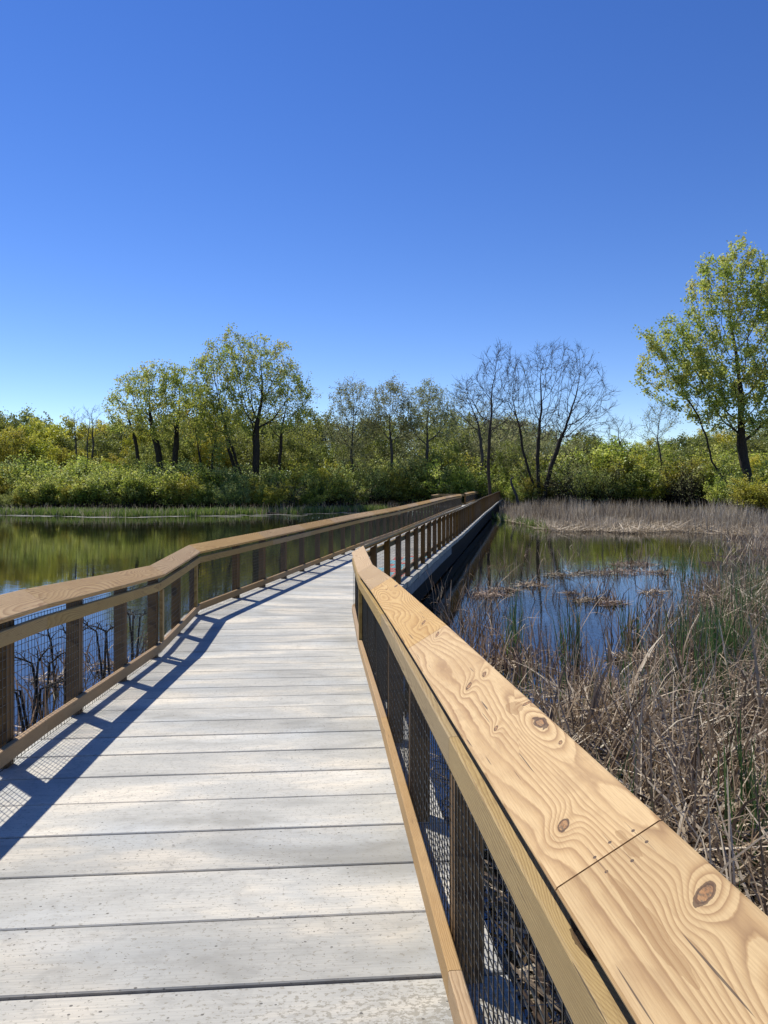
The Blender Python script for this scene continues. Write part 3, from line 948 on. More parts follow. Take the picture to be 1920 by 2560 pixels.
# -- left shore grass
xs, ys = [], []
r = random.Random(8)
while len(xs) < 16000:
    x = r.uniform(-48, 9); s = shore_far(x); yy = s - .5 + r.random() ** 1.3 * 5
    if abs(x) > yy * .56 + 2: continue
    if r.random() < .35 + mnoise.noise(Vector((x * .25, yy * .3, 7))) + (.45 if -30 < x < -10 else 0): xs.append(x); ys.append(yy)
x, y = np.array(xs), np.array(ys); n = len(x)
blades('grass', M['grass'], n, x, y, np.full(n, .0), g.uniform(.2, .65, n), np.abs(g.normal(0, .3, n)), g.uniform(.03, .07, n), np.abs(g.normal(.2, .3, n)), 2, 31,
       label='strip of bright green grass at the left water edge', cat='grass', kind='stuff')
n = 2200
x = g.uniform(-44, 9, n); y = np.array([shore_far(a) for a in x]) - .8 + g.uniform(0, 2.5, n)
k = np.abs(x) < y * .56 + 2; x, y = x[k], y[k]; n = len(x)
blades('dead_reeds', M['reed_far'], n, x, y, np.full(n, -.02), g.uniform(.4, 1.1, n), np.abs(g.normal(0, .35, n)), g.uniform(.015, .03, n), np.abs(g.normal(.1, .5, n)), 3, 32,
       label='sparse grey dead stalks along the left bank in front of the shrubs', cat='reeds', kind='stuff')


# floating mats of rotting stalks
def mat_heap(name, cx, cy, rx, ry, cnt, seed, label, h=.09):
    gg = np.random.default_rng(seed)
    n = cnt
    a = gg.uniform(0, 2 * PI, n); q = np.sqrt(gg.random(n))
    x, y = cx + rx * q * np.cos(a), cy + ry * q * np.sin(a)
    z = gg.uniform(-.01, 1, n) ** 1 * h * (1 - q * q) + .004
    az = gg.uniform(0, 2 * PI, n)
    ln = gg.uniform(.05, .42, n); w = gg.uniform(.010, .034, n)
    tl = gg.uniform(1.3, 1.7, n); up_ = gg.random(n) < .12; tl[up_] = gg.uniform(.1, 1.0, up_.sum()); z[up_] = 0
    V, F = ribbons(n, x, y, z, ln, tl, az, w, gg.normal(0, .5, n), 3, gg)
    V = V - np.array([cx, cy, 0])
    o = mesh_np(name, V, F, M['litter'], loc=(cx, cy, 0), cols=np.repeat(gg.uniform(0, 1, n) ** 1.4, 3))
    return tag(o, label, 'debris', 'floating mats of dead stalks')
heaps = [((1215, 1490), .55, .18, 170, 'dark floating mat of rotten stalks nearest the boardwalk edge, left of the others'),
         ((1265, 1478), .35, .2, 110, 'low tangle of broken stalks beside a bent pale stem near the boardwalk'),
         ((1330, 1465), .45, .2, 120, 'second heap of broken stalks trailing long pale reeds to its right'),
         ((1400, 1440), .5, .3, 120, 'small brown clump of debris between the stems, middle of the pond'),
         ((1475, 1435), .6, .3, 150, 'thin brown strip of litter with upright dark stems'),
         ((1585, 1412), .8, .45, 240, 'largest heap of brown debris far out on the open water'),
         ((1570, 1432), .9, .3, 200, 'flat brown mat just in front of the largest heap'),
         ((1655, 1432), .35, .25, 80, 'dark round clump right of the largest heap'),
         ((1480, 1503), .5, .14, 150, 'reddish brown strip of leaves floating on the sky reflection'),
         ((1530, 1512), .4, .12, 110, 'short mat of leaves with a thin twig pointing right'),
         ((1632, 1483), .3, .12, 80, 'small lone reddish mat at the right of the open water'),
         ((1432, 1485), .2, .1, 50, 'tiny reddish clump of floating leaves'),
         ((1560, 1650), .3, .12, 70, 'small brown mat close to the green tuft'),
         ((1640, 1655), .7, .2, 220, 'broad tangle of reeds on the water before the marsh edge'),
         ((1500, 1725), .7, .16, 200, 'pale raft of crossed reeds at the near edge of open water'),
         ((1700, 1640), .6, .25, 150, 'pale raft of reeds beside the tall green blades'),
         ((1270, 1665), .4, .15, 120, 'dark log like heap of stalks next to the wooden cap board')]
for i, ((a, b), rx, ry, c, lb) in enumerate(heaps):
    cx, cy = px2(a, b)
    mat_heap('debris_mat', cx, cy, rx * .9, ry * 1.3, int(c * 1.6), 40 + i, lb)
# pale floating scum along the left bank
S = Acc(); r = random.Random(6)
for i in range(90):
    x = r.uniform(-34, 5); yy = shore_far(x) - r.uniform(.6, 2.6)
    if x > -12: yy -= r.uniform(0, 3)
    rx, ry = r.uniform(.2, 1.5), r.uniform(.08, .3)
    k = 12
    V = [(x + rx * math.cos(j * 2 * PI / k) * r.uniform(.5, 1.2), yy + ry * math.sin(j * 2 * PI / k) * r.uniform(.5, 1.2), .006 + i * .00005) for j in range(k)]
    S.add(V, [tuple(range(k))])
tag(S.build('floating_scum', mat_simple('scum', (.22, .21, .16), (.38, .38, .33), 5, .8, .2, .01)), 'pale patches of scum floating along the left bank', 'scum', kind='stuff')


# ------------------------------------------------------------------ branches and trees
def tube(acc, pts, rad, sides):
    pts = [Vector(p) for p in pts]
    o = len(acc.V); n = len(pts)
    for i, p in enumerate(pts):
        d = (pts[min(i + 1, n - 1)] - pts[max(i - 1, 0)])
        if d.length < 1e-6: d = Vector((0, 0, 1))
        d.normalize()
        a = d.cross(Vector((.31, .95, .05)));
        if a.length < .1: a = d.cross(Vector((1, 0, 0)))
        a.normalize(); b = d.cross(a)
        for j in range(sides):
            an = 2 * PI * j / sides
            v = p + (a * math.cos(an) + b * math.sin(an)) * rad[i]
            acc.V.append((v.x, v.y, v.z))
    for i in range(n - 1):
        for j in range(sides):
            k = (j + 1) % sides
            acc.F.append((o + i * sides + j, o + i * sides + k, o + (i + 1) * sides + k, o + (i + 1) * sides + j))


def grow(acc, tips, r, p, d, L, rad, lvl, P):
    nl = P['levels']
    seg = max(3, min(9, int(L / (.9 if lvl < 2 else .5))))
    pts, rads, dirs = [p.copy()], [rad], [d.copy()]
    wig = P['wiggle'] * (1 + lvl * .25)
    up = P['up'][min(lvl, len(P['up']) - 1)]
    endr = rad * (P['taper'] if lvl < nl else .45)
    for i in range(seg):
        d = d + Vector((r.gauss(0, wig), r.gauss(0, wig), r.gauss(0, wig * .6) + up))
        d.normalize()
        p = p + d * (L / seg)
        if p.z < .6 and lvl > 0: p.z = .6
        pts.append(p.copy()); rads.append(rad + (endr - rad) * ((i + 1) / seg)); dirs.append(d.copy())
    tube(acc, pts, [max(P['minr'], q) for q in rads], 7 if lvl == 0 else (5 if lvl < 3 else 3))
    if lvl >= P['leaf_from']:
        for q, dd in zip(pts[1:], dirs[1:]): tips.append((q, dd))
    if lvl >= nl: return
    n = P['kids'][lvl]
    s0 = P['start'][min(lvl, len(P['start']) - 1)]
    az = r.uniform(0, 2 * PI)
    for i in range(n):
        f = s0 + (1 - s0) * ((i + r.uniform(.2, .8)) / n)
        f = min(f, .999)
        j = min(seg - 1, int(f * seg)); w = f * seg - j
        q = pts[j].lerp(pts[j + 1], w); dq = dirs[j + 1]
        rr = (rads[j] * (1 - w) + rads[j + 1] * w) * P['rk'] * r.uniform(.8, 1.1)
        az += 2.4 + r.uniform(-.5, .5)
        a = dq.orthogonal().normalized(); b = dq.cross(a)
        ang = r.uniform(*P['angle'][min(lvl, len(P['angle']) - 1)])
        nd = dq * math.cos(ang) + (a * math.cos(az) + b * math.sin(az)) * math.sin(ang)
        l2 = L * P['lr'][min(lvl, len(P['lr']) - 1)] * r.uniform(.75, 1.15) * (1.15 - .45 * f)
        grow(acc, tips, r, q, nd.normalized(), l2, rr, lvl + 1, P)
    # continuation
    if lvl < nl: grow(acc, tips, r, pts[-1], dirs[-1], L * .42, endr, lvl + 1 if lvl + 1 < nl else nl, P)


BASEP = dict(levels=4, kids=[6, 6, 5, 4], start=[.35, .25, .2, .15], up=[.0, .05, .05, .03, .0], wiggle=.07, taper=.5, rk=.6, minr=.012,
             angle=[(.45, .8), (.45, .9), (.5, 1.0), (.5, 1.0)], lr=[.6, .58, .55, .5], leaf_from=3)


def colonize(seed, stems, lobes, natt, step=.45, kill=.75, infl=5.0, up=.10, minr=.010, tipr=.008, expo=2.35, twigs=2, twl=.55, rtrunk=None):
    """skeleton by space colonisation. stems: (x, y, lean, azimuth, length); lobes: ellipsoids (x, y, z, rx, ry, rz)"""
    g = np.random.default_rng(seed); r = random.Random(seed)
    L = np.array(lobes, dtype=float); vol = L[:, 3] * L[:, 4] * L[:, 5]
    A = []
    for i, l in enumerate(L):
        n = int(natt * vol[i] / vol.sum()) + 5
        d = g.normal(0, 1, (n, 3)); d /= np.linalg.norm(d, axis=1)[:, None]
        A.append(l[:3] + d * (g.random((n, 1)) ** (1 / 2.2)) * l[3:] * (1 + .10 * np.sin(d[:, :1] * 9 + i) * np.cos(d[:, 1:2] * 7)))
    A = np.concatenate(A)
    o_ = g.random(len(A)) < .10; ctr = L[:, :3].mean(0); A[o_] = ctr + (A[o_] - ctr) * g.uniform(1.0, 1.13, (o_.sum(), 1))
    A = A[A[:, 2] > .8]
    N, par, dirs = [], [], []
    for (x, y, lean, az, ln) in stems:
        p = np.array([x, y, -.3]); d = np.array([math.sin(lean) * math.cos(az), math.sin(lean) * math.sin(az), math.cos(lean)]); prev = -1
        for k in range(max(2, int(ln / step))):
            N.append(p.copy()); par.append(prev); dirs.append(d.copy()); prev = len(N) - 1
            d = d + g.normal(0, .05, 3); d[2] += .01; d /= np.linalg.norm(d); p = p + d * step
    N = np.array(N); D = np.array(dirs); par = list(par)
    dist = np.linalg.norm(A[:, None] - N[None], axis=2); near = dist.argmin(1); nd = dist.min(1)
    for it in range(120):
        ok = nd < (infl if it > 4 else 1e9)
        if not ok.any(): break
        v = A[ok] - N[near[ok]]; v /= np.linalg.norm(v, axis=1)[:, None] + 1e-9
        acc_ = np.zeros_like(N); np.add.at(acc_, near[ok], v)
        src = np.unique(near[ok])
        nk = np.bincount(np.array([q for q in par if q >= 0]), minlength=len(N)); src = src[nk[src] < 3]
        if len(src) == 0: break
        m = acc_[src]; m /= np.linalg.norm(m, axis=1)[:, None] + 1e-9
        nd_ = m + D[src] * .55 + np.array([0, 0, up]) + g.normal(0, .13, m.shape)
        nd_ /= np.linalg.norm(nd_, axis=1)[:, None]
        new = N[src] + nd_ * step
        o = len(N); N = np.concatenate([N, new]); D = np.concatenate([D, nd_]); par += src.tolist()
        dn = np.linalg.norm(A[:, None] - new[None], axis=2); j = dn.argmin(1); dm = dn.min(1)
        b = dm < nd; near = np.where(b, o + j, near); nd = np.where(b, dm, nd)
        keep = nd > kill; A, near, nd = A[keep], near[keep], nd[keep]
        if len(A) == 0 or len(N) > 11000: break
    par = np.array(par); n = len(N)
    R2 = np.zeros(n); kids = [[] for _ in range(n)]
    for i in range(n):
        if par[i] >= 0: kids[par[i]].append(i)
    cnt = np.zeros(n)
    for i in range(n - 1, -1, -1):
        if not kids[i]: R2[i] = tipr ** expo; cnt[i] = 1
        if par[i] >= 0: R2[par[i]] += R2[i] * 1.0; cnt[par[i]] += cnt[i]
    rad = R2 ** (1 / expo)
    if rtrunk: rad = np.maximum(rad * 1.0, 0) ** 1.0 * (rtrunk / rad.max()) ** np.clip(np.log(rad / tipr) / math.log(rad.max() / tipr), 0, 1)
    rad = np.maximum(rad, minr)
    acc = Acc()
    starts = [(i, par[i]) for i in range(n) if par[i] < 0]
    stack = [(-1, i) for i, _ in starts]
    while stack:
        p, i = stack.pop()
        ch, pts, rr = i, [], []
        if p >= 0: pts.append(N[p]); rr.append(min(rad[p], rad[i] * 1.15))
        while True:
            pts.append(N[ch]); rr.append(rad[ch])
            if not kids[ch]: break
            ks = sorted(kids[ch], key=lambda q: -rad[q])
            for q in ks[1:]: stack.append((ch, q))
            ch = ks[0]
        if len(pts) > 1: tube(acc, pts, rr, 7 if max(rr) > .08 else (5 if max(rr) > .03 else 3))
    tips = []
    for i in range(n):
        if cnt[i] <= 3 and N[i][2] > 1:
            tips.append((Vector(N[i]), Vector(D[i])))
            if cnt[i] <= 2:
                for _ in range(twigs):
                    d = Vector(D[i]) + Vector((r.gauss(0, .55), r.gauss(0, .55), r.gauss(.15, .4))); d.normalize()
                    p = Vector(N[i]); l = twl * r.uniform(.5, 1.3)
                    q1 = p + d * l * .5; q2 = q1 + (d + Vector((r.gauss(0, .2), r.gauss(0, .2), .15))).normalized() * l * .5
                    tube(acc, [p, q1, q2], [minr * .9, minr * .7, minr * .45], 3)
                    tips.append((q1, d)); tips.append((q2, d))
    return acc, tips


def crown_np(tips, leaves, lsize, scatter, seed):
    g = np.random.default_rng(seed)
    T = np.array([[*q] for q, _ in tips])
    pw = np.array([mnoise.noise(Vector(p) * 1.1 + Vector((0, seed, 0))) for p in T]); pw = np.clip(.6 + pw * 1.3, .15, 2) ** 1.3
    idx = g.choice(len(T), leaves, p=pw / pw.sum())
    c = T[idx] + g.normal(0, scatter, (leaves, 3))
    a = g.normal(0, 1, (leaves, 3)); a /= np.linalg.norm(a, axis=1)[:, None]
    b = g.normal(0, 1, (leaves, 3)); b -= (a * b).sum(1)[:, None] * a; b /= np.linalg.norm(b, axis=1)[:, None]
    sz = (lsize * g.uniform(.5, 1.25, leaves))[:, None]
    LV = np.stack([c - a * sz * .5, c + b * sz * .36, c + a * sz * .5, c - b * sz * .36], 1).reshape(-1, 3)
    cl = np.array([mnoise.noise(Vector(p) * .45 + Vector((seed, 0, 0))) for p in T])[idx]
    return LV, np.arange(leaves * 4).reshape(-1, 4), np.clip(.5 + cl * .7 + g.normal(0, .16, leaves), 0, 1)


def sc_tree(name, seed, px, Y, label, stems, lobes, natt, leafmat, leaves, lsize, barkmat, scatter=.19, **kw):
    """a tree of its own; lobes given as photograph (column, row, half width, half height) and turned into metres at depth Y"""
    loc = gp_(px, Y); k = Y / FPX
    lb = [((a - px) * k, g_[4] if len(g_) > 4 else 0.0, (HOR - b) * k + CAMZ - loc[2], c * k, c * k, d * k) for g_ in lobes for (a, b, c, d) in [g_[:4]]]
    acc, tips = colonize(seed, stems, lb, natt, **kw)
    root = empty(name, loc); tag(root, label, 'tree')
    mesh_np('trunk', acc.V, np.array([f if len(f) == 4 else f + (f[-1],) for f in acc.F]), barkmat, root, smooth=True)
    if leaves:
        c = crown_np(tips, leaves, lsize, scatter, seed); mesh_np('crown', c[0], c[1], leafmat, root, cols=c[2])
    return root


def copy_tree(o, loc, rz, sc, label=None, group=None):
    c = o.copy(); COL.objects.link(c); c.location = loc; c.rotation_euler = (0, 0, rz); c.scale = sc
    if label: c['label'] = label
    if group: c['group'] = group
    for ch_ in list(o.children):
        k = ch_.copy(); COL.objects.link(k); k.parent = c
    return c


def atx(px, Y): return (px - 960) / FPX * Y
def hgt(v, Y): return (HOR - v) / FPX * Y + CAMZ - .4
def gp_(px, Y): x = atx(px, Y); return (x, Y, gz(x, Y))
BK, BG = M['bark'], M['bark_grey']
LC, LW, LB, LBu, LY = M['leaf_cotton'], M['leaf_willow'], M['leaf_bush'], M['leaf_bud'], M['leaf_yellow']

vase = dict(kids=[6, 5, 4, 3], start=[.22, .2, .15, .15], angle=[(.25, .5), (.35, .7), (.4, .9), (.5, 1.0)], lr=[.62, .58, .55, .5], up=[.01, .05, .05, .03, 0], minr=.009)
# the big cottonwood, left of centre
PI_ = PI
sc_tree('cottonwood_tree', 101, 622, 73, 'tallest tree left of centre, several dark trunks fanning up into thin yellow green leaves',
        [(0, 0, .10, PI, 4.6), (-.2, .2, .34, PI * 1.02, 4.6), (.4, 0, .05, 0, 5.2), (.7, .3, .24, .1, 4.6), (.3, .5, .15, 1.5, 3.8)],
        [(590, 935, 105, 100), (530, 1000, 75, 90, 1.0), (670, 960, 85, 105), (720, 1010, 62, 75, -1), (600, 1040, 110, 60), (640, 900, 60, 62)],
        1900, LC, 20000, .20, BK, step=.4, kill=.6, infl=4.0, up=.16, rtrunk=.36, minr=.014)
sc_tree('cottonwood_tree', 102, 702, 76, 'slim half bare tree on the right shoulder of the tallest cottonwood', [(0, 0, .03, 0, 4.2)],
        [(720, 1000, 68, 95), (760, 1010, 40, 60), (690, 1050, 50, 50)], 420, LW, 2200, .16, BK, kill=.6, infl=3.5, up=.2, rtrunk=.17, minr=.011)
sc_tree('cottonwood_tree', 103, 412, 75, 'broad rounded tree with a forked dark trunk, left of the tallest cottonwood',
        [(0, 0, .12, 3.0, 3.4), (.6, 0, .2, .3, 3.2), (-1.6, .3, .3, 3.1, 3.0)],
        [(400, 985, 82, 84), (340, 1010, 68, 72), (300, 1060, 34, 36), (455, 985, 50, 72), (390, 1060, 100, 45)],
        1200, LC, 14500, .20, BK, kill=.6, infl=4.0, up=.10, rtrunk=.32, minr=.014)
sc_tree('willow_tree', 104, 500, 70, 'small light green tree filling the gap before the tallest cottonwood', [(0, 0, .08, 2, 2.5), (.4, 0, .2, 0, 2.5)],
        [(500, 1040, 60, 78), (520, 1100, 55, 60)], 380, LB, 7000, .18, BK, kill=.6, up=.15, rtrunk=.1)
for sd, px, lobes, Y, lb in ((105, 893, [(882, 1015, 54, 66), (845, 1060, 40, 55), (920, 1055, 40, 58), (880, 1090, 60, 40)], 78, 'first from the left of three thin budding trees in the middle of the far bank'),
                             (106, 975, [(980, 1008, 48, 54), (955, 1060, 42, 52), (1005, 1060, 40, 50)], 79, 'second of three thin budding trees in the middle of the far bank'),
                             (107, 1074, [(1072, 1012, 54, 56), (1038, 1060, 42, 48), (1108, 1060, 42, 50)], 78, 'third and most spreading of three thin budding trees in the middle of the bank')):
    sc_tree('budding_tree', sd, px, Y, lb, [(0, 0, .05, sd, 3.6), (.2, 0, .25, .2, 2.6), (-.1, .1, .25, 3.2, 2.6)], lobes, 1300, LBu, 8500, .15, BG, kill=.48, step=.32, infl=3.5, up=.3, rtrunk=.16, minr=.011)
bk_ = dict(step=.32, infl=3.5, up=.20, minr=.014, twigs=3, twl=.75)
sc_tree('bare_tree', 111, 1227, 66, 'tall straight leafless tree standing where the boardwalk meets the bank', [(0, 0, .02, 0, 8.0)],
        [(1245, 925, 50, 62), (1200, 975, 50, 42), (1165, 985, 40, 44), (1240, 1000, 46, 40), (1285, 985, 36, 50), (1260, 1060, 60, 40)], 1000, LBu, 0, .1, BK, kill=.5, rtrunk=.15, **bk_)
sc_tree('bare_tree', 112, 1345, 76, 'broad leafless tree whose many dark limbs fan out against the sky',
        [(-.3, 0, .40, PI, 3.2), (-.1, .2, .20, 2.8, 5.0), (.1, -.1, .03, .4, 5.2), (.25, 0, .22, .1, 5.0), (.4, .3, .38, 0, 2.6), (.1, .4, .3, 1.0, 3.2)],
        [(1395, 940, 85, 82), (1310, 955, 60, 75), (1460, 950, 55, 75), (1500, 1010, 45, 55), (1275, 1010, 60, 60), (1400, 1050, 125, 60), (1360, 890, 30, 34), (1440, 885, 26, 34)],
        1900, LBu, 500, .12, BK, kill=.5, rtrunk=.23, **bk_)
sc_tree('bare_tree', 113, 1190, 79, 'grey leafless tree leaning left just behind the boardwalk end', [(0, 0, .25, 2.8, 3.5), (.4, 0, .1, 0, 3.5)],
        [(1160, 1020, 44, 60), (1200, 1040, 46, 50)], 520, LBu, 1500, .13, BG, kill=.5, rtrunk=.17, **bk_)
sc_tree('bare_tree', 114, 1472, 82, 'slender twiggy tree right of the broad leafless one', [(0, 0, .1, 0, 3.4), (.3, 0, .25, .3, 3)],
        [(1490, 1030, 40, 52), (1520, 1040, 28, 40)], 260, LBu, 700, .13, BG, kill=.5, rtrunk=.11, **bk_)
sc_tree('bare_tree', 115, 1552, 84, 'small leafless tree rising alone from the low bushes', [(0, 0, .04, 0, 2.6)],
        [(1552, 1078, 38, 36)], 170, LBu, 0, .12, BG, kill=.5, rtrunk=.1, **bk_)
sc_tree('bare_tree', 116, 1690, 80, 'twiggy leaning tree just left of the big leafy one', [(0, 0, .32, 2.9, 3.2), (.6, 0, .25, 2.6, 3.2)],
        [(1650, 1050, 46, 50), (1630, 1090, 34, 30)], 260, LW, 600, .14, BG, kill=.5, rtrunk=.1, **bk_)
sc_tree('bare_tree', 117, 213, 78, 'fine twigged leafless tree among the yellow green bushes at far left', [(0, 0, .05, 0, 2.6), (.2, 0, .25, 0, 2.4), (-.2, 0, .25, 3, 2.4)],
        [(213, 1065, 50, 48)], 260, LBu, 0, .1, BG, kill=.5, rtrunk=.1, infl=3.5, up=.2, minr=.010, twigs=3, twl=.6)
# the big tree at the right
sc_tree('maple_tree', 121, 1855, 68, 'biggest tree, at the right edge, with a forked dark trunk and olive gold leaves',
        [(0, 0, .03, 0, 5.5), (1.0, .3, .06, 0, 6), (-.5, 0, .36, 3.1, 4.0), (.9, -.3, .36, .2, 4.0)],
        [(1825, 716, 98, 100), (1785, 790, 85, 85), (1700, 860, 80, 62), (1640, 890, 56, 62), (1625, 960, 38, 38), (1700, 965, 75, 60), (1800, 930, 120, 110), (1930, 775, 110, 140),
         (1950, 950, 110, 130), (1870, 1040, 110, 60), (1640, 835, 40, 22), (1800, 1020, 90, 60), (1730, 920, 90, 80)],
        3400, LC, 46000, .24, BK, kill=.7, infl=5.0, up=.08, rtrunk=.44, minr=.018, scatter=.21)

# woods behind: a few kinds, copied; every tree its own object
protos = []
BA = dict(infl=3.5, kill=.8, twigs=2, twl=.6)
for i, (H, lm, lv, bk, W, up, ls, lowz) in enumerate([(11, M['leaf_wood'], 6500, BK, 3.4, .1, .28, .30), (12, LY, 9000, BK, 3.5, .1, .30, .30), (12.5, LBu, 3400, BG, 3.1, .25, .22, .35),
                                           (11.5, M['leaf_wood'], 5500, BG, 3.4, .15, .27, .30), (12, LBu, 500, BG, 2.9, .25, .18, .30)]):
    rz = H * (1 - lowz) / 2; cz = H - rz
    acc, tips = colonize(300 + i, [(0, 0, .06, 1.0, H * .25), (.3, 0, .22, 3.4, H * .2), (0, .2, .22, 0.4, H * .2)],
                         [(0, 0, cz, W, W, rz), (W * .45, .3, cz - rz * .4, W * .6, W * .6, rz * .6), (-W * .5, -.4, cz - rz * .3, W * .55, W * .6, rz * .6)], 420, step=.55, up=up, rtrunk=.15, minr=.013, **BA)
    V = np.array(acc.V); crown = crown_np(tips, lv, ls, .30, 300 + i)
    protos.append((V, acc.F, crown, lm, bk, V[:, 2].max()))
kinds = ['green leafed tree in the woods behind the shore shrubs', 'yellow green tree in the woods behind the shore shrubs', 'hazy budding tree in the woods behind the shore shrubs',
         'pale green tree in the woods behind the shore shrubs', 'grey almost leafless tree in the woods behind the shore shrubs']
names = ['leafy_tree', 'yellow_tree', 'budding_tree', 'pale_tree', 'twiggy_tree']
made = {}
r = random.Random(77)
def wood_tree(k, x, y, H):
    V, F, crown, lm, bk, H0 = protos[k]
    loc = (x, y, gz(x, y) - .1); s = H / H0
    if k not in made:
        root = empty(names[k], loc); tag(root, kinds[k], 'tree', ['leafy trees of the woods', 'yellow green trees of the woods', 'budding trees of the woods', 'pale trees of the woods', 'twiggy trees of the woods'][k])
        mesh_np('trunk', V, np.array(F), bk, root, smooth=True)
        mesh_np('crown', crown[0], crown[1], lm, root, cols=crown[2])
        made[k] = root; root.scale = (s, s, s); root.rotation_euler = (0, 0, r.uniform(0, 6.28)); return root
    return copy_tree(made[k], loc, r.uniform(0, 6.28), (s * r.uniform(.9, 1.25), s * r.uniform(.9, 1.25), s))


def skyline(px):
    return float(np.interp(px, [-100, 0, 60, 130, 200, 280, 400, 520, 700, 830, 900, 1000, 1100, 1200, 1300, 1400, 1480, 1600, 1650, 1750, 1850, 2000],
                           [1030, 1030, 1010, 1045, 1060, 1055, 1040, 1020, 1030, 1035, 1040, 1020, 1025, 1010, 1030, 1060, 1090, 1105, 1100, 1080, 1060, 1060]))
for row, (Y, step, drop) in enumerate(((80, 62, 55), (87, 58, 20), (95, 56, 0), (105, 60, 6))):
    px = -120 + row * 20
    while px < 2080:
        yy = Y + r.uniform(-2.5, 2.5)
        p = px + r.uniform(-14, 14)
        H = max(4.0, hgt(skyline(p) + drop + r.uniform(-10, 26), yy))
        if p < 260: k = r.choice([1, 1, 1, 0, 0, 4])
        elif p < 820: k = r.choice([0, 0, 1, 3, 3, 4])
        elif p < 1420: k = r.choice([2, 4, 3, 4, 4, 0, 2])
        else: k = r.choice([0, 1, 3, 0, 3, 2])
        x = atx(p, yy)
        wc = K0.x + (yy - KY) * .185
        if yy > 76 and yy < 103 and abs(x - wc) < 1.9: x = wc + (2.3 if x > wc else -2.3)
        wood_tree(k, x, yy, H)
        px += step * r.uniform(.8, 1.2)


for p, yy in ((1215, 112), (1245, 116), (1275, 113), (1300, 118), (1235, 122), (1265, 124)):
    wood_tree(r.choice([0, 3, 2]), atx(p, yy), yy, hgt(1050, yy))
# shore shrubs: lumpy domes of leaf sprays on many thin stems
def shrub_proto(seed, H, Wd, leaves, lsize, lm):
    r = random.Random(seed); g = np.random.default_rng(seed)
    acc = Acc(); T = []
    for i in range(15):
        a = r.uniform(0, 2 * PI); q = r.uniform(0, .35) * Wd
        d = Vector((math.cos(a) * r.uniform(.1, .55), math.sin(a) * r.uniform(.1, .55), 1)).normalized()
        grow(acc, T, r, Vector((q * math.cos(a), q * math.sin(a), -.2)), d, H * r.uniform(.45, .62), .035, 1,
             dict(BASEP, levels=3, kids=[0, 5, 4], start=[.2, .25, .15], up=[0, .02, .0, .0], wiggle=.12, leaf_from=2, minr=.010, angle=[(.5, .9)] * 4, lr=[.6, .5, .5]))
    V = np.array(acc.V); s = H / V[:, 2].max(); V *= s
    TT = np.array([[*q] for q, _ in T]) * s
    keep = TT[:, 2] > H * .08
    TT = TT[keep]
    idx = g.integers(0, len(TT), leaves)
    c = TT[idx] + g.normal(0, .14, (leaves, 3)) * np.array([1.2, 1.2, .6]); c[:, 2] = np.abs(c[:, 2] - .15) + .15
    a = g.normal(0, 1, (leaves, 3)); a /= np.linalg.norm(a, axis=1)[:, None]
    b = g.normal(0, 1, (leaves, 3)); b[:, 2] *= .5; b -= (a * b).sum(1)[:, None] * a; b /= np.linalg.norm(b, axis=1)[:, None]
    sz = (lsize * g.uniform(.5, 1.2, leaves))[:, None]
    LV = np.stack([c - a * sz * .5, c + b * sz * .33, c + a * sz * .5, c - b * sz * .33], 1).reshape(-1, 3)
    cl = np.array([mnoise.noise(Vector(p) * .8 + Vector((seed, 0, 0))) for p in TT])[idx]
    return V, acc.F, (LV, np.arange(leaves * 4).reshape(-1, 4), np.clip(.5 + cl * .8 + g.normal(0, .15, leaves), 0, 1)), lm, H
sh = [shrub_proto(501, 4.0, 3.2, 8500, .17, LB), shrub_proto(502, 3.4, 3.4, 8000, .16, LB), shrub_proto(503, 4.6, 3.0, 8500, .17, LY), shrub_proto(504, 4.0, 3.2, 6500, .15, LW), shrub_proto(505, 3.8, 3.0, 1100, .13, LBu)]
smade = {}
slabel = ['dense green shrub on the bank above the waterline', 'low rounded green shrub on the bank above the waterline', 'upright yellow green shrub on the bank above the waterline', 'loose pale green shrub on the bank above the waterline', 'twiggy half bare shrub on the bank above the waterline']
sgroup = ['dense green bank shrubs', 'low rounded bank shrubs', 'yellow green bank shrubs', 'loose pale bank shrubs', 'twiggy bank shrubs']
def shrub(k, x, y, H):
    V, F, c, lm, H0 = sh[k]
    s = H / H0; loc = (x, y, gz(x, y) - .05)
    if k not in smade:
        root = empty('shrub', loc); tag(root, slabel[k], 'shrub', sgroup[k])
        mesh_np('stems', V, np.array(F), BK, root, smooth=True); mesh_np('foliage', c[0], c[1], lm, root, cols=c[2])
        root.scale = (s, s, s); smade[k] = root; return root
    return copy_tree(smade[k], loc, r.uniform(0, 6.28), (s * r.uniform(.9, 1.3), s * r.uniform(.9, 1.3), s))
def shrub_top(px, row):
    t = float(np.interp(px, [0, 150, 300, 500, 700, 800, 900, 1000, 1100, 1180, 1240, 1300, 1400, 1500, 1620, 1750, 1850, 1920],
                        [1165, 1165, 1160, 1165, 1170, 1150, 1160, 1150, 1140, 1160, 1215, 1180, 1150, 1110, 1150, 1130, 1150, 1160]))
    return t + (34 if row == 0 else -8 if row == 2 else 10)
for row in range(3):
    px = -60 + row * 25
    while px < 1980:
        p = px + r.uniform(-12, 12)
        Y0 = 66.5 if p < 700 else (66.5 + min(1, (p - 700) / 250) * 9)
        if p > 1230: Y0 = 77
        yy = Y0 + row * 3.0 + r.uniform(-.8, .8)
        x = atx(p, yy)
        yy = max(yy, (shore_far(x) + 1.6) if x < 6 else 0)
        x = atx(p, yy)
        H = hgt(shrub_top(p, row) + r.uniform(-26, 34), yy) + .3
        wc = K0.x + (yy - KY) * .185
        if abs(x - wc) < 2.4: px += 20; continue
        shrub(r.choice([0, 2, 1, 3, 0, 4, 3] if p > 260 else [2, 0, 2, 1, 3]), x, yy, max(1.6, H))
        px += 40 * r.uniform(.85, 1.25)
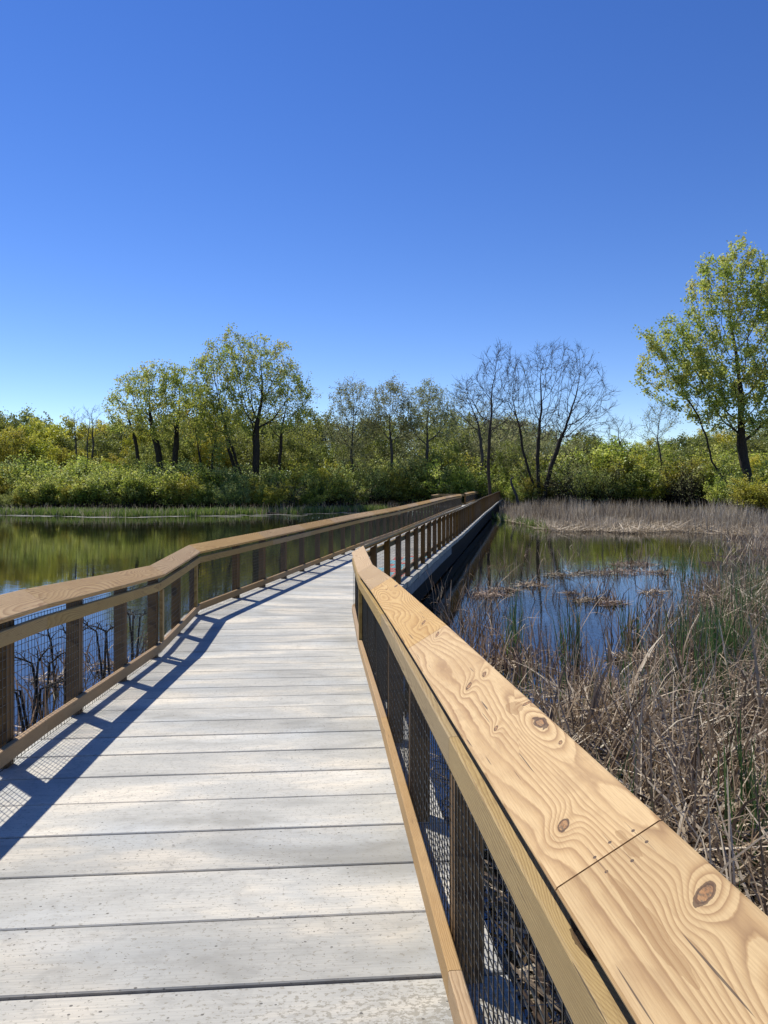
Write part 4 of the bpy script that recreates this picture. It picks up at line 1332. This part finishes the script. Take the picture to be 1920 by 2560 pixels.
for (p, yy, H, k) in ((1236, 104, 4.2, 3), (1262, 105.5, 4.6, 0), (1290, 104, 4.0, 1), (1215, 106, 5.0, 0), (1250, 109, 6.0, 3), (1275, 112, 6.5, 0), (1225, 112, 6.5, 1)):
    shrub(k, atx(p, yy), yy, H)
# nearer bushes at the right margin
for (p, yy, H, k) in ((1905, 58, 3.4, 2), (1870, 62, 3.0, 3), (1935, 62, 4.6, 0), (1820, 71, 3.4, 0)):
    shrub(k, atx(p, yy), yy, H)

# ------------------------------------------------------------------ drowned branches beside the left railing
def branch_thing(seed, cx, cy, L, label, n=3):
    r = random.Random(seed); acc = Acc(); T = []
    for i in range(n):
        a = r.uniform(0, 2 * PI)
        d = Vector((math.cos(a) * r.uniform(.2, 1.1), math.sin(a) * r.uniform(.2, 1.1), r.uniform(.3, 1))).normalized()
        grow(acc, T, r, Vector((r.uniform(-.1, .1), r.uniform(-.1, .1), -.05)), d, L * r.uniform(.5, 1), .016, 1,
             dict(BASEP, levels=3, kids=[0, 4, 3], up=[0, -.03, -.02, 0], wiggle=.22, minr=.004, taper=.5, lr=[.5, .5, .45]))
    V = np.array(acc.V)
    o = mesh_np('dead_branch', V, np.array(acc.F), M['bark'], loc=(cx, cy, 0), smooth=True)
    return tag(o, label, 'branch')
for i, (a, b, L, lb) in enumerate([(95, 1790, .42, 'dark drowned branch seen through the mesh between the first two posts at left'),
                                   (150, 1720, .4, 'crooked dead branch behind the second bay of left railing mesh'),
                                   (255, 1690, .38, 'dead branch with a pale stick leaning on it, behind the third bay'),
                                   (345, 1640, .35, 'thin drowned twigs behind the mesh before the railing bend'),
                                   (60, 1880, .4, 'small dark twigs in the water at the extreme left behind the mesh')]):
    cx, cy = px2(a, b)
    branch_thing(600 + i, cx, cy, L, lb)
for i, (a, b) in enumerate([(130, 1700), (270, 1672), (100, 1850)]):
    cx, cy = px2(a, b); mat_heap('debris_mat', cx, cy, .35, .2, 80, 80 + i, ['mat of dark debris behind the second bay of left mesh', 'brown debris round the leaning stick behind the left mesh', 'pale broken reeds floating close behind the first left mesh bay'][i])
lp_ = []
for (a, b, rad, cnt) in [(80, 1760, .25, 16), (140, 1720, .3, 16), (280, 1680, .4, 22), (340, 1640, .3, 14), (60, 1850, .2, 14), (200, 1640, .4, 6)]:
    cx, cy = px2(a, b); clump(cx, cy, rad, cnt, lp_)
P = np.array(lp_); n = len(P)
blades('dead_reeds', M['reed'], n, P[:, 0], P[:, 1], np.full(n, -.03), g.uniform(.25, .85, n), np.abs(g.normal(.1, .4, n)), g.uniform(.012, .022, n),
       np.abs(g.normal(.2, .5, n)) + (g.random(n) < .3) * 1.8, 5, 57, val=g.uniform(0, .45, n),
       label='few dark bent cattail stalks in the water behind the left railing mesh', cat='reeds', kind='stuff')
# leaning dead stump on the bank right of the boardwalk end
acc = Acc(); tube(acc, [(0, 0, -.2), (-.25, 0, 1.2), (-.75, .1, 2.4), (-.8, .1, 2.9), (-.5, .1, 3.1)], [.16, .14, .12, .1, .06], 7)
tag(mesh_np('dead_stump', acc.V, np.array(acc.F), BG, loc=gp_(1298, 73), smooth=True), 'crooked broken stump on the bank right of the boardwalk end', 'stump')
